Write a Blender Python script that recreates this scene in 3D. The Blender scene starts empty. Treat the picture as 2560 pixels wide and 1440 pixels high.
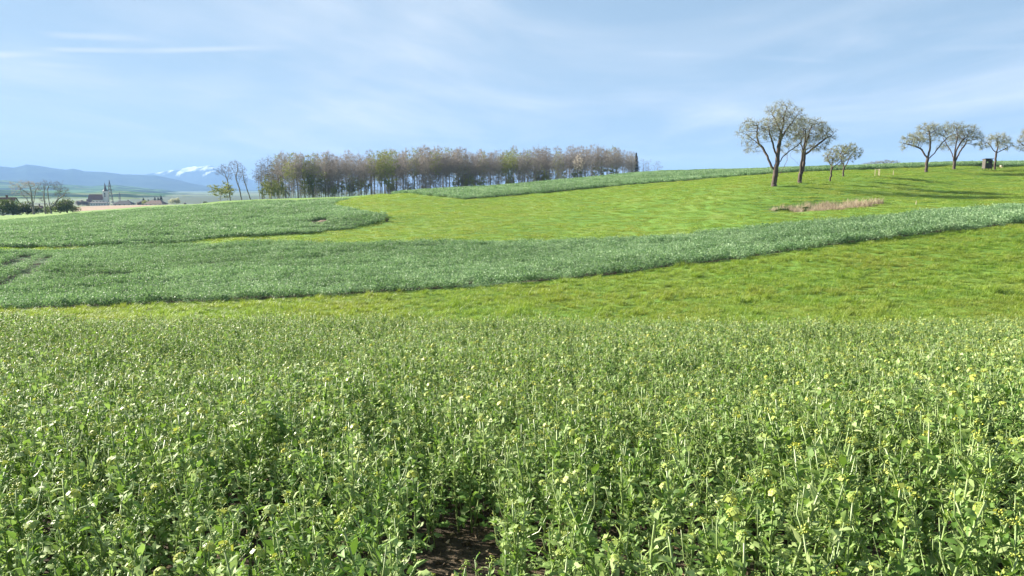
import bpy, math, random
import numpy as np
from math import sin, cos, pi, radians, tan, atan2, sqrt

# ------------------------------------------------------------------ camera / light
scene = bpy.context.scene
F = 1849.0                    # focal length in photo pixels (2560 wide)
EYE = 1.7
PITCH = math.atan(248.0 / F)  # horizon at photo row 472
cam_d = bpy.data.cameras.new('camera')
cam_d.sensor_width = 36.0
cam_d.lens = 36.0 * F / 2560.0
cam_d.clip_start = 0.1
cam_d.clip_end = 80000
cam = bpy.data.objects.new('camera', cam_d)
scene.collection.objects.link(cam)
cam.location = (0, 0, EYE)
cam.rotation_euler = (pi / 2 - PITCH, 0, 0)
scene.camera = cam

SUN_EL = radians(24.0)
SUN_AZ = math.atan2(-0.88, 0.47)      # compass-like: atan2(x, y) of the direction towards the sun
sun_dir = (sin(SUN_AZ) * cos(SUN_EL), cos(SUN_AZ) * cos(SUN_EL), sin(SUN_EL))
sd = bpy.data.lights.new('sun', 'SUN')
sd.energy = 5.0
sd.angle = radians(0.53)
sd.color = (1.0, 0.93, 0.8)
sun = bpy.data.objects.new('sun', sd)
scene.collection.objects.link(sun)
from mathutils import Vector
sun.rotation_euler = Vector(sun_dir).to_track_quat('Z', 'Y').to_euler()
sun.location = (-60, 20, 60)

world = bpy.data.worlds.new('World')
scene.world = world
world.use_nodes = True

vs = scene.view_settings
vs.view_transform = 'Standard'
vs.look = 'None'
vs.gamma = 1.0
vs.exposure = 2.08
vs.use_curve_mapping = False
cy = scene.cycles
cy.use_denoising = True
cy.use_adaptive_sampling = True
cy.adaptive_threshold = 0.012
cy.max_bounces = 5
cy.diffuse_bounces = 2
cy.glossy_bounces = 2
cy.transmission_bounces = 3
cy.transparent_max_bounces = 6
cy.volume_bounces = 0
cy.caustics_reflective = False
cy.caustics_refractive = False
cy.sample_clamp_indirect = 4.0


def pix_dir(px, py):
    u = (px - 1280.0) / F
    v = (720.0 - py) / F
    return u, cos(PITCH) + v * sin(PITCH), -sin(PITCH) + v * cos(PITCH)


def pix_at(px, py, Y, h=0.0):
    """world point at depth Y on the ray of a photo pixel, lowered by h"""
    dx, dy, dz = pix_dir(px, py)
    return dx / dy * Y, Y, EYE + dz / dy * Y - h


# ---- sky
def build_world():
    nt = world.node_tree
    nt.nodes.clear()
    N, L = nt.nodes.new, nt.links.new
    out = N('ShaderNodeOutputWorld')
    bg = N('ShaderNodeBackground')
    bg.inputs['Strength'].default_value = 0.05
    sky = N('ShaderNodeTexSky')
    sky.sky_type = 'NISHITA'
    sky.sun_disc = False
    sky.sun_elevation = SUN_EL
    sky.sun_rotation = SUN_AZ
    sky.altitude = 300
    sky.air_density = 1.0
    sky.dust_density = 0.25
    sky.ozone_density = 1.6
    tc = N('ShaderNodeTexCoord')
    sep = N('ShaderNodeSeparateXYZ')
    L(tc.outputs['Generated'], sep.inputs[0])

    def math_(op, a, b=None, clamp=False):
        m = N('ShaderNodeMath')
        m.operation = op
        m.use_clamp = clamp
        for i, q in enumerate((a, b)):
            if q is None:
                continue
            if isinstance(q, (int, float)):
                m.inputs[i].default_value = q
            else:
                L(q, m.inputs[i])
        return m.outputs[0]
    zc = math_('MAXIMUM', sep.outputs['Z'], 0.012)
    comb = N('ShaderNodeCombineXYZ')                 # position on a cloud sheet 1 unit up
    zs = math_('ADD', zc, 0.03)
    L(math_('DIVIDE', sep.outputs['X'], zs), comb.inputs[0])
    L(math_('DIVIDE', sep.outputs['Y'], zs), comb.inputs[1])

    def noise(scale, detail, rough, rot, stretch, dist=0.0):
        mp = N('ShaderNodeMapping')
        mp.inputs['Rotation'].default_value = (0, 0, rot)
        mp.inputs['Scale'].default_value = stretch
        L(comb.outputs[0], mp.inputs[0])
        n = N('ShaderNodeTexNoise')
        n.inputs['Scale'].default_value = scale
        n.inputs['Detail'].default_value = detail
        n.inputs['Roughness'].default_value = rough
        n.inputs['Distortion'].default_value = dist
        L(mp.outputs[0], n.inputs['Vector'])
        return n.outputs['Fac']

    def ramp(v, a, b):
        mr = N('ShaderNodeMapRange')
        mr.interpolation_type = 'SMOOTHSTEP'
        mr.inputs['From Min'].default_value = a
        mr.inputs['From Max'].default_value = b
        L(v, mr.inputs['Value'])
        return mr.outputs['Result']
    c1 = ramp(noise(0.35, 5, 0.55, radians(-24), (1.0, 0.42, 1), 0.6), 0.38, 0.74)
    c2 = ramp(noise(0.9, 6, 0.6, radians(-14), (0.55, 0.25, 1), 0.9), 0.45, 0.8)
    cl = math_('ADD', math_('MULTIPLY', c1, 0.95), math_('MULTIPLY', c2, 0.5))
    # contrails: thin lines on the cloud sheet between two directions
    def sheet(px, py):
        d = Vector(pix_dir(px, py)).normalized()
        return Vector((d.x / (d.z + 0.03), d.y / (d.z + 0.03), 0))
    wob = noise(1.6, 3, 0.5, 0, (1, 1, 1))
    trails = [((-160, 142), (170, 132), 0.055, 0.55), ((90, 124), (420, 127), 0.045, 0.5),
              ((330, 128), (760, 117), 0.05, 0.5), ((90, 86), (420, 99), 0.06, 0.4), ((60, 160), (280, 168), 0.06, 0.2),
              ((1560, 132), (1860, 140), 0.05, 0.12), ((2300, 124), (2700, 112), 0.06, 0.14), ((1860, 140), (2160, 160), 0.05, 0.12)]
    for a, b, w, s in trails:
        A, B = sheet(*a), sheet(*b)
        D = B - A
        sub = N('ShaderNodeVectorMath'); sub.operation = 'SUBTRACT'
        L(comb.outputs[0], sub.inputs[0]); sub.inputs[1].default_value = A
        dot = N('ShaderNodeVectorMath'); dot.operation = 'DOT_PRODUCT'
        L(sub.outputs[0], dot.inputs[0]); dot.inputs[1].default_value = D / D.length_squared
        t = dot.outputs['Value']
        tcl = math_('ADD', t, 0.0, clamp=True)
        sc = N('ShaderNodeVectorMath'); sc.operation = 'SCALE'
        sc.inputs[0].default_value = D; L(tcl, sc.inputs['Scale'])
        dd = N('ShaderNodeVectorMath'); dd.operation = 'DISTANCE'
        L(sub.outputs[0], dd.inputs[0]); L(sc.outputs[0], dd.inputs[1])
        dist = math_('ADD', dd.outputs['Value'], math_('MULTIPLY', math_('SUBTRACT', wob, 0.5), 0.09))
        edge = math_('SUBTRACT', 1.0, ramp(dist, 0.0, w * 2.4))
        fade = math_('MULTIPLY', ramp(t, -0.02, 0.25), math_('SUBTRACT', 1.0, ramp(t, 0.45, 1.02)))
        cl = math_('ADD', cl, math_('MULTIPLY', math_('MULTIPLY', edge, fade), s))
    cl = math_('MULTIPLY', cl, ramp(sep.outputs['Z'], 0.0, 0.05), clamp=True)
    veil = N('ShaderNodeMix')                       # thin even veil of ice cloud over the whole sky
    veil.data_type = 'RGBA'
    veil.inputs['Factor'].default_value = 0.8
    L(sky.outputs[0], veil.inputs['A'])
    veil.inputs['B'].default_value = (1.75, 2.48, 3.2, 1)
    mix = N('ShaderNodeMix')
    mix.data_type = 'RGBA'
    L(cl, mix.inputs['Factor'])
    L(veil.outputs['Result'], mix.inputs['A'])
    mix.inputs['B'].default_value = (4.3, 4.65, 5.0, 1)   # sunlit thin cirrus, in the sky's own radiance units
    L(mix.outputs['Result'], bg.inputs['Color'])
    L(bg.outputs[0], out.inputs['Surface'])


build_world()

# ------------------------------------------------------------------ helpers
C = scene.collection
rng = np.random.default_rng(7)
random.seed(7)


class MB:
    """collects vertices and faces for one mesh"""
    def __init__(self):
        self.v, self.f, self.m, self.n = [], [], [], 0

    def add(self, verts, faces, mat=0):
        verts = np.asarray(verts, float).reshape(-1, 3)
        o = self.n
        self.v.append(verts)
        self.n += len(verts)
        for q in faces:
            self.f.append(tuple(int(i) + o for i in q))
            self.m.append(mat)

    def merge(self, other, mat=None, M=None, t=None):
        V = np.concatenate(other.v)
        if M is not None:
            V = V @ M.T
        if t is not None:
            V = V + t
        o = self.n
        self.v.append(V)
        self.n += len(V)
        for q, mm in zip(other.f, other.m):
            self.f.append(tuple(i + o for i in q))
            self.m.append(mm if mat is None else mat)

    def box(self, c, s, mat=0):
        c, s = np.array(c, float), np.array(s, float) / 2
        V = [c + s * np.array([i, j, k]) for i in (-1, 1) for j in (-1, 1) for k in (-1, 1)]
        self.add(V, [(0, 1, 3, 2), (4, 6, 7, 5), (0, 4, 5, 1), (2, 3, 7, 6), (0, 2, 6, 4), (1, 5, 7, 3)], mat)

    def tube(self, pts, rad, sides=5, mat=0, cap=True):
        pts = np.asarray(pts, float)
        n = len(pts)
        tg = np.gradient(pts, axis=0)
        tg /= np.linalg.norm(tg, axis=1)[:, None] + 1e-9
        ref = np.array([0.31, 0.95, 0.05]) if abs(tg[0][2]) > 0.6 else np.array([0.1, 0.1, 0.99])
        a = np.cross(tg, ref)
        a /= np.linalg.norm(a, axis=1)[:, None] + 1e-9
        b = np.cross(tg, a)
        th = np.arange(sides) * 2 * pi / sides
        rad = np.broadcast_to(np.asarray(rad, float), (n,))
        V = pts[:, None, :] + rad[:, None, None] * (np.cos(th)[None, :, None] * a[:, None, :] + np.sin(th)[None, :, None] * b[:, None, :])
        fs = []
        for i in range(n - 1):
            for k in range(sides):
                k2 = (k + 1) % sides
                fs.append((i * sides + k, i * sides + k2, (i + 1) * sides + k2, (i + 1) * sides + k))
        if cap and sides > 2:
            fs.append(tuple(range((n - 1) * sides, n * sides)))
        self.add(V.reshape(-1, 3), fs, mat)

    def mesh(self, name, mats, smooth=False):
        me = bpy.data.meshes.new(name)
        me.from_pydata(np.concatenate(self.v).tolist() if self.v else [], [], self.f)
        for m in mats:
            me.materials.append(m)
        if len(mats) > 1:
            me.polygons.foreach_set('material_index', self.m)
        if smooth:
            me.polygons.foreach_set('use_smooth', [True] * len(me.polygons))
        me.update()
        return me


def quads_mesh(name, V, mat, nside=4):
    """V: (n, nside, 3) loose polygons -> mesh, fast"""
    n = len(V)
    me = bpy.data.meshes.new(name)
    me.vertices.add(n * nside)
    me.vertices.foreach_set('co', np.ascontiguousarray(V, dtype=np.float32).ravel())
    me.loops.add(n * nside)
    me.loops.foreach_set('vertex_index', np.arange(n * nside, dtype=np.int32))
    me.polygons.add(n)
    me.polygons.foreach_set('loop_start', np.arange(0, n * nside, nside, dtype=np.int32))
    me.materials.append(mat)
    me.update(calc_edges=True)
    return me


def link(name, me, parent=None, loc=None):
    o = bpy.data.objects.new(name, me)
    C.objects.link(o)
    if parent is not None:
        o.parent = parent
    if loc is not None:
        o.location = loc
    return o


def tag(o, label=None, cat=None, group=None, kind=None):
    if label:
        o['label'] = label
    if cat:
        o['category'] = cat
    if group:
        o['group'] = group
    if kind:
        o['kind'] = kind
    return o


def thing(name, label, cat, loc=(0, 0, 0), rz=0.0, group=None, scale=None):
    o = bpy.data.objects.new(name, None)
    C.objects.link(o)
    o.empty_display_size = 0.2
    o.location = loc
    o.rotation_euler = (0, 0, rz)
    if scale is not None:
        o.scale = scale
    return tag(o, label, cat, group)


def vnoise(x, y, seed=0):
    """smooth value noise, vectorised"""
    x, y = np.asarray(x, float), np.asarray(y, float)
    xi, yi = np.floor(x), np.floor(y)
    fx, fy = x - xi, y - yi
    fx, fy = fx * fx * (3 - 2 * fx), fy * fy * (3 - 2 * fy)

    def h(a, b):
        s = np.sin(a * 127.1 + b * 311.7 + seed * 74.7) * 43758.5453
        return s - np.floor(s)
    return ((h(xi, yi) * (1 - fx) + h(xi + 1, yi) * fx) * (1 - fy) + (h(xi, yi + 1) * (1 - fx) + h(xi + 1, yi + 1) * fx) * fy) * 2 - 1


def inpoly(P, poly):
    x, y = P[:, 0], P[:, 1]
    r = np.zeros(len(P), bool)
    n = len(poly)
    for i in range(n):
        x0, y0 = poly[i]
        x1, y1 = poly[(i + 1) % n]
        if y0 == y1:
            continue
        c = ((y0 > y) != (y1 > y)) & (x < (x1 - x0) * (y - y0) / (y1 - y0) + x0)
        r ^= c
    return r


def polydist(P, line):
    d = np.full(len(P), 1e9)
    for a, b in zip(line[:-1], line[1:]):
        a, b = np.array(a, float), np.array(b, float)
        ab = b - a
        t = np.clip(((P - a) @ ab) / (ab @ ab + 1e-9), 0, 1)
        d = np.minimum(d, np.linalg.norm(P - a - t[:, None] * ab, axis=1))
    return d


# ------------------------------------------------------------------ terrain
# field edges: (photo x, photo y, depth in metres, height of the crop top seen there)
B1 = [(-500, 792, 42, 0), (0, 779, 44, 0), (400, 763, 45.5, 0), (800, 743, 47, 0), (1280, 712, 50, 0), (1700, 668, 53, 0),
      (2100, 615, 56, 0), (2560, 560, 60, 0), (3060, 505, 64, 0)]
B2 = [(-500, 642, 80, .65), (0, 622, 82, .65), (170, 617, 88, .65), (330, 610, 91.5, .65), (480, 604, 93, .65), (560, 602, 88, .65), (900, 599, 86, .65), (1280, 597, 86, .65), (1600, 588, 84, .65),
      (1900, 562, 80, .65), (2200, 532, 78, .65), (2560, 505, 78, .65), (3060, 470, 78, .65)]
B3 = [(-500, 640, 88, 0), (0, 620, 90, 0), (300, 611, 93, 0), (490, 601, 96, 0), (700, 589, 100, 0), (850, 576, 105, 0), (930, 561, 109, 0),
      (955, 549, 113, 0), (948, 541, 117, 0), (900, 527, 128, .55), (860, 516, 140, .55), (822, 508, 152, .5), (838, 501, 175, .5), (868, 493, 207, .5)]
B3T = [(868, 493, 207, .7), (640, 501, 215, .75), (430, 514, 205, .8), (200, 531, 190, .8), (0, 549, 175, .8), (-500, 587, 150, .8)]
B4 = [(1020, 484, 180, 0), (1060, 490, 164, 0), (1160, 499, 152, 0), (1280, 489, 155, 0), (1560, 464, 160, 0), (1750, 450, 158, 0), (1900, 438, 150, 0),
      (2140, 426, 148, 0), (2400, 414.5, 154, 0), (2560, 415, 152, 0), (3060, 412, 150, 0)]
B4T = [(980, 482, 218, .75), (1180, 470, 216, .75), (1300, 459, 216, .75), (1450, 444, 216, .75), (1600, 429, 216, .75), (1800, 421, 212, .75), (2000, 417, 205, .75),
       (2300, 411, 196, .75), (2560, 408, 190, .75), (3060, 405, 186, .75)]
MISC = [(0, 791, 37, 0), (-500, 800, 36, 0), (640, 789, 36.5, 0), (1280, 811, 32, 0), (1280, 768, 38, 0), (2100, 800, 30, 0), (2100, 702, 42, 0), (2560, 800, 29, 0),
        (2560, 662, 44, 0), (1700, 740, 40, 0), (1280, 549, 110, 0), (1280, 520, 130, 0),
        (3060, 610, 46, 0), (1938, 466, 110, 0), (2000, 460, 114, 0), (2075, 454, 118, 0), (2108, 442, 126, 0), (2195, 440, 126, 0),
        (2315, 431, 140, 0), (2385, 424, 145, 0), (2487, 425, 146, 0), (2060, 529, 90, 0), (2060, 506, 96, 0), (2520, 496, 96, 0), (2500, 470, 113, 0),
        (880, 491, 212, 0), (960, 484, 214, 0), (1000, 540, 118, 0), (1000, 515, 140, 0),
        # beyond the crests
        (700, 498, 330, 0), (560, 502, 330, 0), (870, 494, 330, 0), (1180, 486, 340, 0), (1600, 458, 360, 0), (1500, 463, 360, 0), (2000, 437, 330, 0), (2560, 430, 320, 0),
        (3060, 430, 320, 0), (-500, 560, 250, 0), (0, 541, 240, 0), (90, 536.5, 268, 0), (200, 531, 290, 0), (300, 526, 330, 0), (400, 519, 420, 0), (430, 520, 330, 0),
        (190, 519, 520, 0), (300, 513.5, 540, 0), (410, 512, 560, 0), (-500, 545, 500, 0), (0, 530, 500, 0), (640, 507, 500, 0), (1280, 496, 600, 0), (2000, 470, 600, 0), (2800, 465, 600, 0),
        (-500, 524, 900, 0), (0, 516, 900, 0), (300, 514.5, 900, 0), (640, 513, 900, 0), (300, 515, 720, 0), (420, 514.5, 720, 0), (1280, 504, 900, 0), (2000, 500, 900, 0), (2800, 495, 900, 0)]
cps = []
for lst in (B1, B2, B3, B3T, B4, B4T, MISC):
    for px, py, Y, h in lst:
        cps.append(pix_at(px, py, Y, h))
for u in (-0.95, -0.6, -0.2, 0.2, 0.6, 0.95):
    for Y in (9.0, 14.0, 20.0, 26.0):
        cps.append((u * Y, Y, -0.13 * Y + (0.0 if Y < 25 else -0.02)))
cps = np.array(cps)


def uv_of(X, Y):
    Yc = np.clip(Y, 6.0, 1400.0)
    u = np.clip(X / np.maximum(Y, 6.0), -1.0, 1.0)
    return np.stack([u * 1.3, np.log(Yc)], -1)


def tps_k(d2):
    return 0.5 * d2 * np.log(d2 + 1e-12)


CP = uv_of(cps[:, 0], cps[:, 1])
n_ = len(CP)
K = tps_k(((CP[:, None] - CP[None]) ** 2).sum(-1)) + np.eye(n_) * 0.0006
Pm = np.concatenate([np.ones((n_, 1)), CP], 1)
A_ = np.block([[K, Pm], [Pm.T, np.zeros((3, 3))]])
# heights grow with distance, so fit the tangent of the view angle instead of z (even weight over all depths)
tz = (cps[:, 2] - EYE) / cps[:, 1]
sol = np.linalg.solve(A_, np.concatenate([tz, np.zeros(3)]))
TW, TA = sol[:n_], sol[n_:]


def zfun(X, Y):
    X, Y = np.asarray(X, float), np.asarray(Y, float)
    shp = X.shape
    X, Y = X.ravel(), Y.ravel()
    out = np.empty(len(X))
    for s in range(0, len(X), 20000):
        x, y = X[s:s + 20000], Y[s:s + 20000]
        q = uv_of(x, y)
        k = tps_k(((q[:, None] - CP[None]) ** 2).sum(-1))
        zt = EYE + (k @ TW + TA[0] + q @ TA[1:]) * np.clip(y, 6.0, 1400.0)
        near = -0.13 * np.maximum(y, -40.0)
        w = np.clip((y - 10.0) / 10.0, 0, 1)
        w = w * w * (3 - 2 * w)
        z = near * (1 - w) + zt * w
        wf = np.clip((np.hypot(x, np.maximum(y, 0)) - 900.0) / 900.0, 0, 1)
        wf = wf * wf * (3 - 2 * wf)
        z = z * (1 - wf) + (-20.0) * wf
        r = np.hypot(x, y)
        b = 0.035 * vnoise(x / 1.3, y / 1.3, 1) + 0.06 * vnoise(x / 4.1, y / 4.1, 2)
        b = b + np.clip(r / 150.0, 0, 1) * 0.12 * vnoise(x / 17.0, y / 17.0, 3)
        z = z + b * np.clip((1500 - r) / 500, 0, 1)
        out[s:s + 20000] = z
    return out.reshape(shp)


def zat(x, y):
    return float(zfun(np.array([x]), np.array([y]))[0])


_YS = np.exp(np.linspace(np.log(2.0), np.log(1200.0), 900))


def ray(px, py, h=0.0):
    """where the ray of a photo pixel meets the ground raised by h"""
    dx, dy, dz = pix_dir(px, py)
    X = dx / dy * _YS
    Z = EYE + dz / dy * _YS
    g = zfun(X, _YS) + h
    i = int(np.argmax(Z < g)) if np.any(Z < g) else len(_YS) - 1
    return float(X[i]), float(_YS[i])


def xy(lst):
    return [pix_at(px, py, Y)[:2] for px, py, Y, h in lst]


MID_POLY = xy(B1) + xy(B2)[::-1]
LEFT_POLY = xy(B3) + xy(B3T)[1:]
UP_POLY = xy(B4) + xy(B4T)[::-1]
FRONT_EDGE_U = [(-1.1, 24), (-.69, 22.6), (-.5, 21.6), (-.3, 20.6), (0, 19.9), (.3, 19.4), (.5, 20.2), (.62, 21.8), (.69, 23.2), (1.1, 25)]
FRONT_POLY = [(u * Y, Y) for u, Y in FRONT_EDGE_U] + [(22, -6), (-22, -6)]
BROWN_POLY = [pix_at(px, 515, Y)[:2] for px, Y in ((185, 410), (290, 440), (415, 525), (440, 570), (410, 610), (260, 600), (180, 540))]
REED_C = np.array(pix_at(2065, 517, 93)[:2])
SOIL_SPOT = np.array(ray(808, 556, 0.0))
# bare gaps among the nearest rapeseed plants
GAPS = [(1150, 1408, .27), (1195, 1360, .12), (262, 1355, .18), (258, 1300, .13), (700, 1420, .2), (345, 1205, .12), (2130, 1350, .16), (1580, 1425, .16), (1790, 1400, .14),
        (1010, 1290, .15), (2370, 1095, .22), (1460, 1220, .1), (2480, 1220, .14)]
GAPS = [(ray(x, y), r) for x, y, r in GAPS]
GAPS += [((gx * f, gy * f), r * .85) for (gx, gy), r in GAPS[:1] for f in (.87, .76)]


# ------------------------------------------------------------------ materials
def new_mat(name):
    m = bpy.data.materials.new(name)
    m.use_nodes = True
    nt = m.node_tree
    nt.nodes.clear()
    return m, nt, nt.nodes.new, nt.links.new


def n_noise(N, L, vec, scale, detail=3, rough=0.55):
    n = N('ShaderNodeTexNoise')
    n.inputs['Scale'].default_value = scale
    n.inputs['Detail'].default_value = detail
    n.inputs['Roughness'].default_value = rough
    if vec is not None:
        L(vec, n.inputs['Vector'])
    return n.outputs['Fac']


def n_ramp(N, L, fac, stops):
    r = N('ShaderNodeValToRGB')
    els = r.color_ramp.elements
    while len(els) < len(stops):
        els.new(0.5)
    for e, (p, c) in zip(els, stops):
        e.position = p
        e.color = (*c, 1)
    L(fac, r.inputs['Fac'])
    return r.outputs['Color']


def n_mix(N, L, fac, a, b, mode='MIX'):
    m = N('ShaderNodeMix')
    m.data_type = 'RGBA'
    m.blend_type = mode
    for k, q in (('Factor', fac), ('A', a), ('B', b)):
        if isinstance(q, (int, float)):
            m.inputs[k].default_value = q
        elif isinstance(q, tuple):
            m.inputs[k].default_value = (*q, 1)
        else:
            L(q, m.inputs[k])
    return m.outputs['Result']


def leaf_mat(name, stops, rough=0.4, spec=0.5, trans=0.3, tcol=(0.16, 0.26, 0.03), patch=None, patch_scale=0.15, isl_w=0.6):
    """leaf: colour differs from leaf clump to leaf clump and drifts slowly over the field"""
    m, nt, N, L = new_mat(name)
    out = N('ShaderNodeOutputMaterial')
    oi = N('ShaderNodeObjectInfo')
    geo = N('ShaderNodeNewGeometry')
    add = N('ShaderNodeMath'); add.operation = 'ADD'
    isl = N('ShaderNodeMath'); isl.operation = 'MULTIPLY'
    L(geo.outputs['Random Per Island'], isl.inputs[0]); isl.inputs[1].default_value = isl_w
    rnd = N('ShaderNodeMath'); rnd.operation = 'MULTIPLY'
    L(oi.outputs['Random'], rnd.inputs[0]); rnd.inputs[1].default_value = 1 - isl_w
    L(isl.outputs[0], add.inputs[0]); L(rnd.outputs[0], add.inputs[1])
    col = n_ramp(N, L, add.outputs[0], stops)
    if patch:
        nz = n_noise(N, L, geo.outputs['Position'], patch_scale, 4, 0.6)
        mr = N('ShaderNodeMapRange')
        mr.inputs['From Min'].default_value = 0.42
        mr.inputs['From Max'].default_value = 0.66
        L(nz, mr.inputs['Value'])
        col = n_mix(N, L, mr.outputs['Result'], col, n_mix(N, L, 0.6, col, patch))
    pb = N('ShaderNodeBsdfPrincipled')
    L(col, pb.inputs['Base Color'])
    pb.inputs['Roughness'].default_value = rough
    pb.inputs['Specular IOR Level'].default_value = spec
    tr = N('ShaderNodeBsdfTranslucent')
    tcolour = n_mix(N, L, 0.5, col, tcol)
    L(tcolour, tr.inputs['Color'])
    mx = N('ShaderNodeMixShader')
    mx.inputs[0].default_value = trans
    L(pb.outputs[0], mx.inputs[1]); L(tr.outputs[0], mx.inputs[2])
    L(mx.outputs[0], out.inputs['Surface'])
    return m


def plain_mat(name, stops, scale=3.0, rough=0.8, bump=0.0, spec=0.3, coord='Object', stretch=None, detail=5):
    m, nt, N, L = new_mat(name)
    out = N('ShaderNodeOutputMaterial')
    tc = N('ShaderNodeTexCoord')
    vec = tc.outputs[coord]
    if stretch:
        mp = N('ShaderNodeMapping')
        mp.inputs['Scale'].default_value = stretch
        L(vec, mp.inputs[0])
        vec = mp.outputs[0]
    nz = n_noise(N, L, vec, scale, detail, 0.6)
    pb = N('ShaderNodeBsdfPrincipled')
    L(n_ramp(N, L, nz, stops), pb.inputs['Base Color'])
    pb.inputs['Roughness'].default_value = rough
    pb.inputs['Specular IOR Level'].default_value = spec
    if bump:
        b = N('ShaderNodeBump')
        b.inputs['Strength'].default_value = bump
        b.inputs['Distance'].default_value = 0.05
        L(nz, b.inputs['Height'])
        L(b.outputs[0], pb.inputs['Normal'])
    L(pb.outputs[0], out.inputs['Surface'])
    return m


def ground_mat():
    m, nt, N, L = new_mat('ground')
    out = N('ShaderNodeOutputMaterial')
    geo = N('ShaderNodeNewGeometry')
    pos = geo.outputs['Position']
    at = N('ShaderNodeAttribute'); at.attribute_name = 'zone'
    sep = N('ShaderNodeSeparateColor')
    L(at.outputs['Color'], sep.inputs[0])
    grass = n_ramp(N, L, n_noise(N, L, pos, 0.12, 6, 0.62), [(0.3, (0.08, 0.16, 0.028)), (0.5, (0.13, 0.23, 0.04)), (0.68, (0.19, 0.25, 0.06))])
    fine = n_ramp(N, L, n_noise(N, L, pos, 5.0, 4, 0.7), [(0.3, (0.55, 0.6, 0.5)), (0.7, (1.2, 1.2, 1.1))])
    grass = n_mix(N, L, 1.0, grass, fine, 'MULTIPLY')
    soil = n_ramp(N, L, n_noise(N, L, pos, 9.0, 8, 0.7), [(0.3, (0.022, 0.017, 0.012)), (0.5, (0.05, 0.038, 0.025)), (0.72, (0.14, 0.105, 0.068))])
    clay = n_ramp(N, L, n_noise(N, L, pos, 0.02, 6, 0.6), [(0.3, (0.19, 0.125, 0.09)), (0.7, (0.27, 0.195, 0.135))])
    dry = n_ramp(N, L, n_noise(N, L, pos, 2.2, 5, 0.7), [(0.3, (0.1, 0.075, 0.05)), (0.6, (0.25, 0.195, 0.135))])
    # far countryside: a quilt of fields
    vo = N('ShaderNodeTexVoronoi')
    vo.inputs['Scale'].default_value = 0.0022
    L(pos, vo.inputs['Vector'])
    sp2 = N('ShaderNodeSeparateColor'); L(vo.outputs['Color'], sp2.inputs[0])
    quilt = n_ramp(N, L, sp2.outputs[0], [(0.0, (0.02, 0.04, 0.02)), (0.35, (0.04, 0.075, 0.03)), (0.6, (0.08, 0.14, 0.045)), (1.0, (0.09, 0.115, 0.06))])
    ln = N('ShaderNodeVectorMath'); ln.operation = 'LENGTH'; L(pos, ln.inputs[0])
    mr = N('ShaderNodeMapRange')
    mr.inputs['From Min'].default_value = 600; mr.inputs['From Max'].default_value = 700
    L(ln.outputs['Value'], mr.inputs['Value'])
    col = n_mix(N, L, mr.outputs[0], grass, quilt)
    col = n_mix(N, L, sep.outputs[0], col, soil)
    col = n_mix(N, L, sep.outputs[1], col, clay)
    col = n_mix(N, L, sep.outputs[2], col, dry)
    pb = N('ShaderNodeBsdfPrincipled')
    L(col, pb.inputs['Base Color'])
    pb.inputs['Roughness'].default_value = 0.95
    pb.inputs['Specular IOR Level'].default_value = 0.15
    b = N('ShaderNodeBump')
    b.inputs['Strength'].default_value = 0.9
    b.inputs['Distance'].default_value = 0.05
    L(n_noise(N, L, pos, 14.0, 6, 0.7), b.inputs['Height'])
    L(b.outputs[0], pb.inputs['Normal'])
    L(pb.outputs[0], out.inputs['Surface'])
    return m


M = {}
M['ground'] = ground_mat()
M['rape_leaf'] = leaf_mat('rape_leaf', [(0.05, (0.045, 0.115, 0.02)), (0.33, (0.115, 0.225, 0.045)), (0.6, (0.31, 0.43, 0.15)), (0.985, (0.54, 0.59, 0.31)), (1.0, (0.34, 0.27, 0.05))],  # pale and dark stops also paint in sunlit and shaded leaves
                          rough=0.6, spec=0.26, trans=0.36, tcol=(0.2, 0.33, 0.03), patch=(0.13, 0.2, 0.03), patch_scale=0.22)
M['rape_stem'] = plain_mat('rape_stem', [(0.3, (0.15, 0.22, 0.07)), (0.7, (0.24, 0.31, 0.115))], 6, 0.45, 0, 0.5)
M['rape_bud'] = leaf_mat('rape_bud', [(0.1, (0.18, 0.28, 0.06)), (0.5, (0.3, 0.38, 0.08)), (0.8, (0.42, 0.45, 0.08)), (1.0, (0.62, 0.58, 0.06))], 0.5, 0.4, 0.25, (0.4, 0.4, 0.03))
M['crop_far'] = leaf_mat('crop_far', [(0.1, (0.055, 0.13, 0.05)), (0.4, (0.15, 0.265, 0.12)), (0.75, (0.31, 0.43, 0.235)), (1.0, (0.43, 0.53, 0.34))], 0.6, 0.28, 0.32, (0.15, 0.27, 0.05),
                         patch=(0.06, 0.12, 0.05), patch_scale=0.05, isl_w=0.55)
M['grass'] = leaf_mat('grass', [(0.05, (0.08, 0.165, 0.022)), (0.5, (0.175, 0.29, 0.04)), (0.85, (0.31, 0.385, 0.075)), (1.0, (0.34, 0.31, 0.12))], 0.5, 0.3, 0.42, (0.26, 0.36, 0.02),
                      patch=(0.26, 0.25, 0.05), patch_scale=0.16, isl_w=0.42)  # random tone per tuft, its dark end also paints in tussock shade
M['bark'] = plain_mat('bark', [(0.3, (0.05, 0.038, 0.033)), (0.7, (0.12, 0.09, 0.075))], 4, 0.9, 0.6, 0.2, stretch=(1, 1, 0.3))
M['wood_bark'] = plain_mat('wood_bark', [(0.3, (0.14, 0.125, 0.112)), (0.7, (0.29, 0.26, 0.23))], 2, 0.9, 0.3, 0.2, stretch=(1, 1, 0.2))
M['twig'] = leaf_mat('twig', [(0.1, (0.07, 0.06, 0.05)), (0.6, (0.13, 0.11, 0.09)), (1.0, (0.2, 0.17, 0.135))], 0.8, 0.2, 0.1, (0.2, 0.15, 0.1))
M['twig_red'] = leaf_mat('twig_red', [(0.1, (0.13, 0.115, 0.107)), (0.6, (0.26, 0.23, 0.21)), (1.0, (0.38, 0.335, 0.3))], 0.8, 0.2, 0.32, (0.32, 0.28, 0.25))
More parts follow.
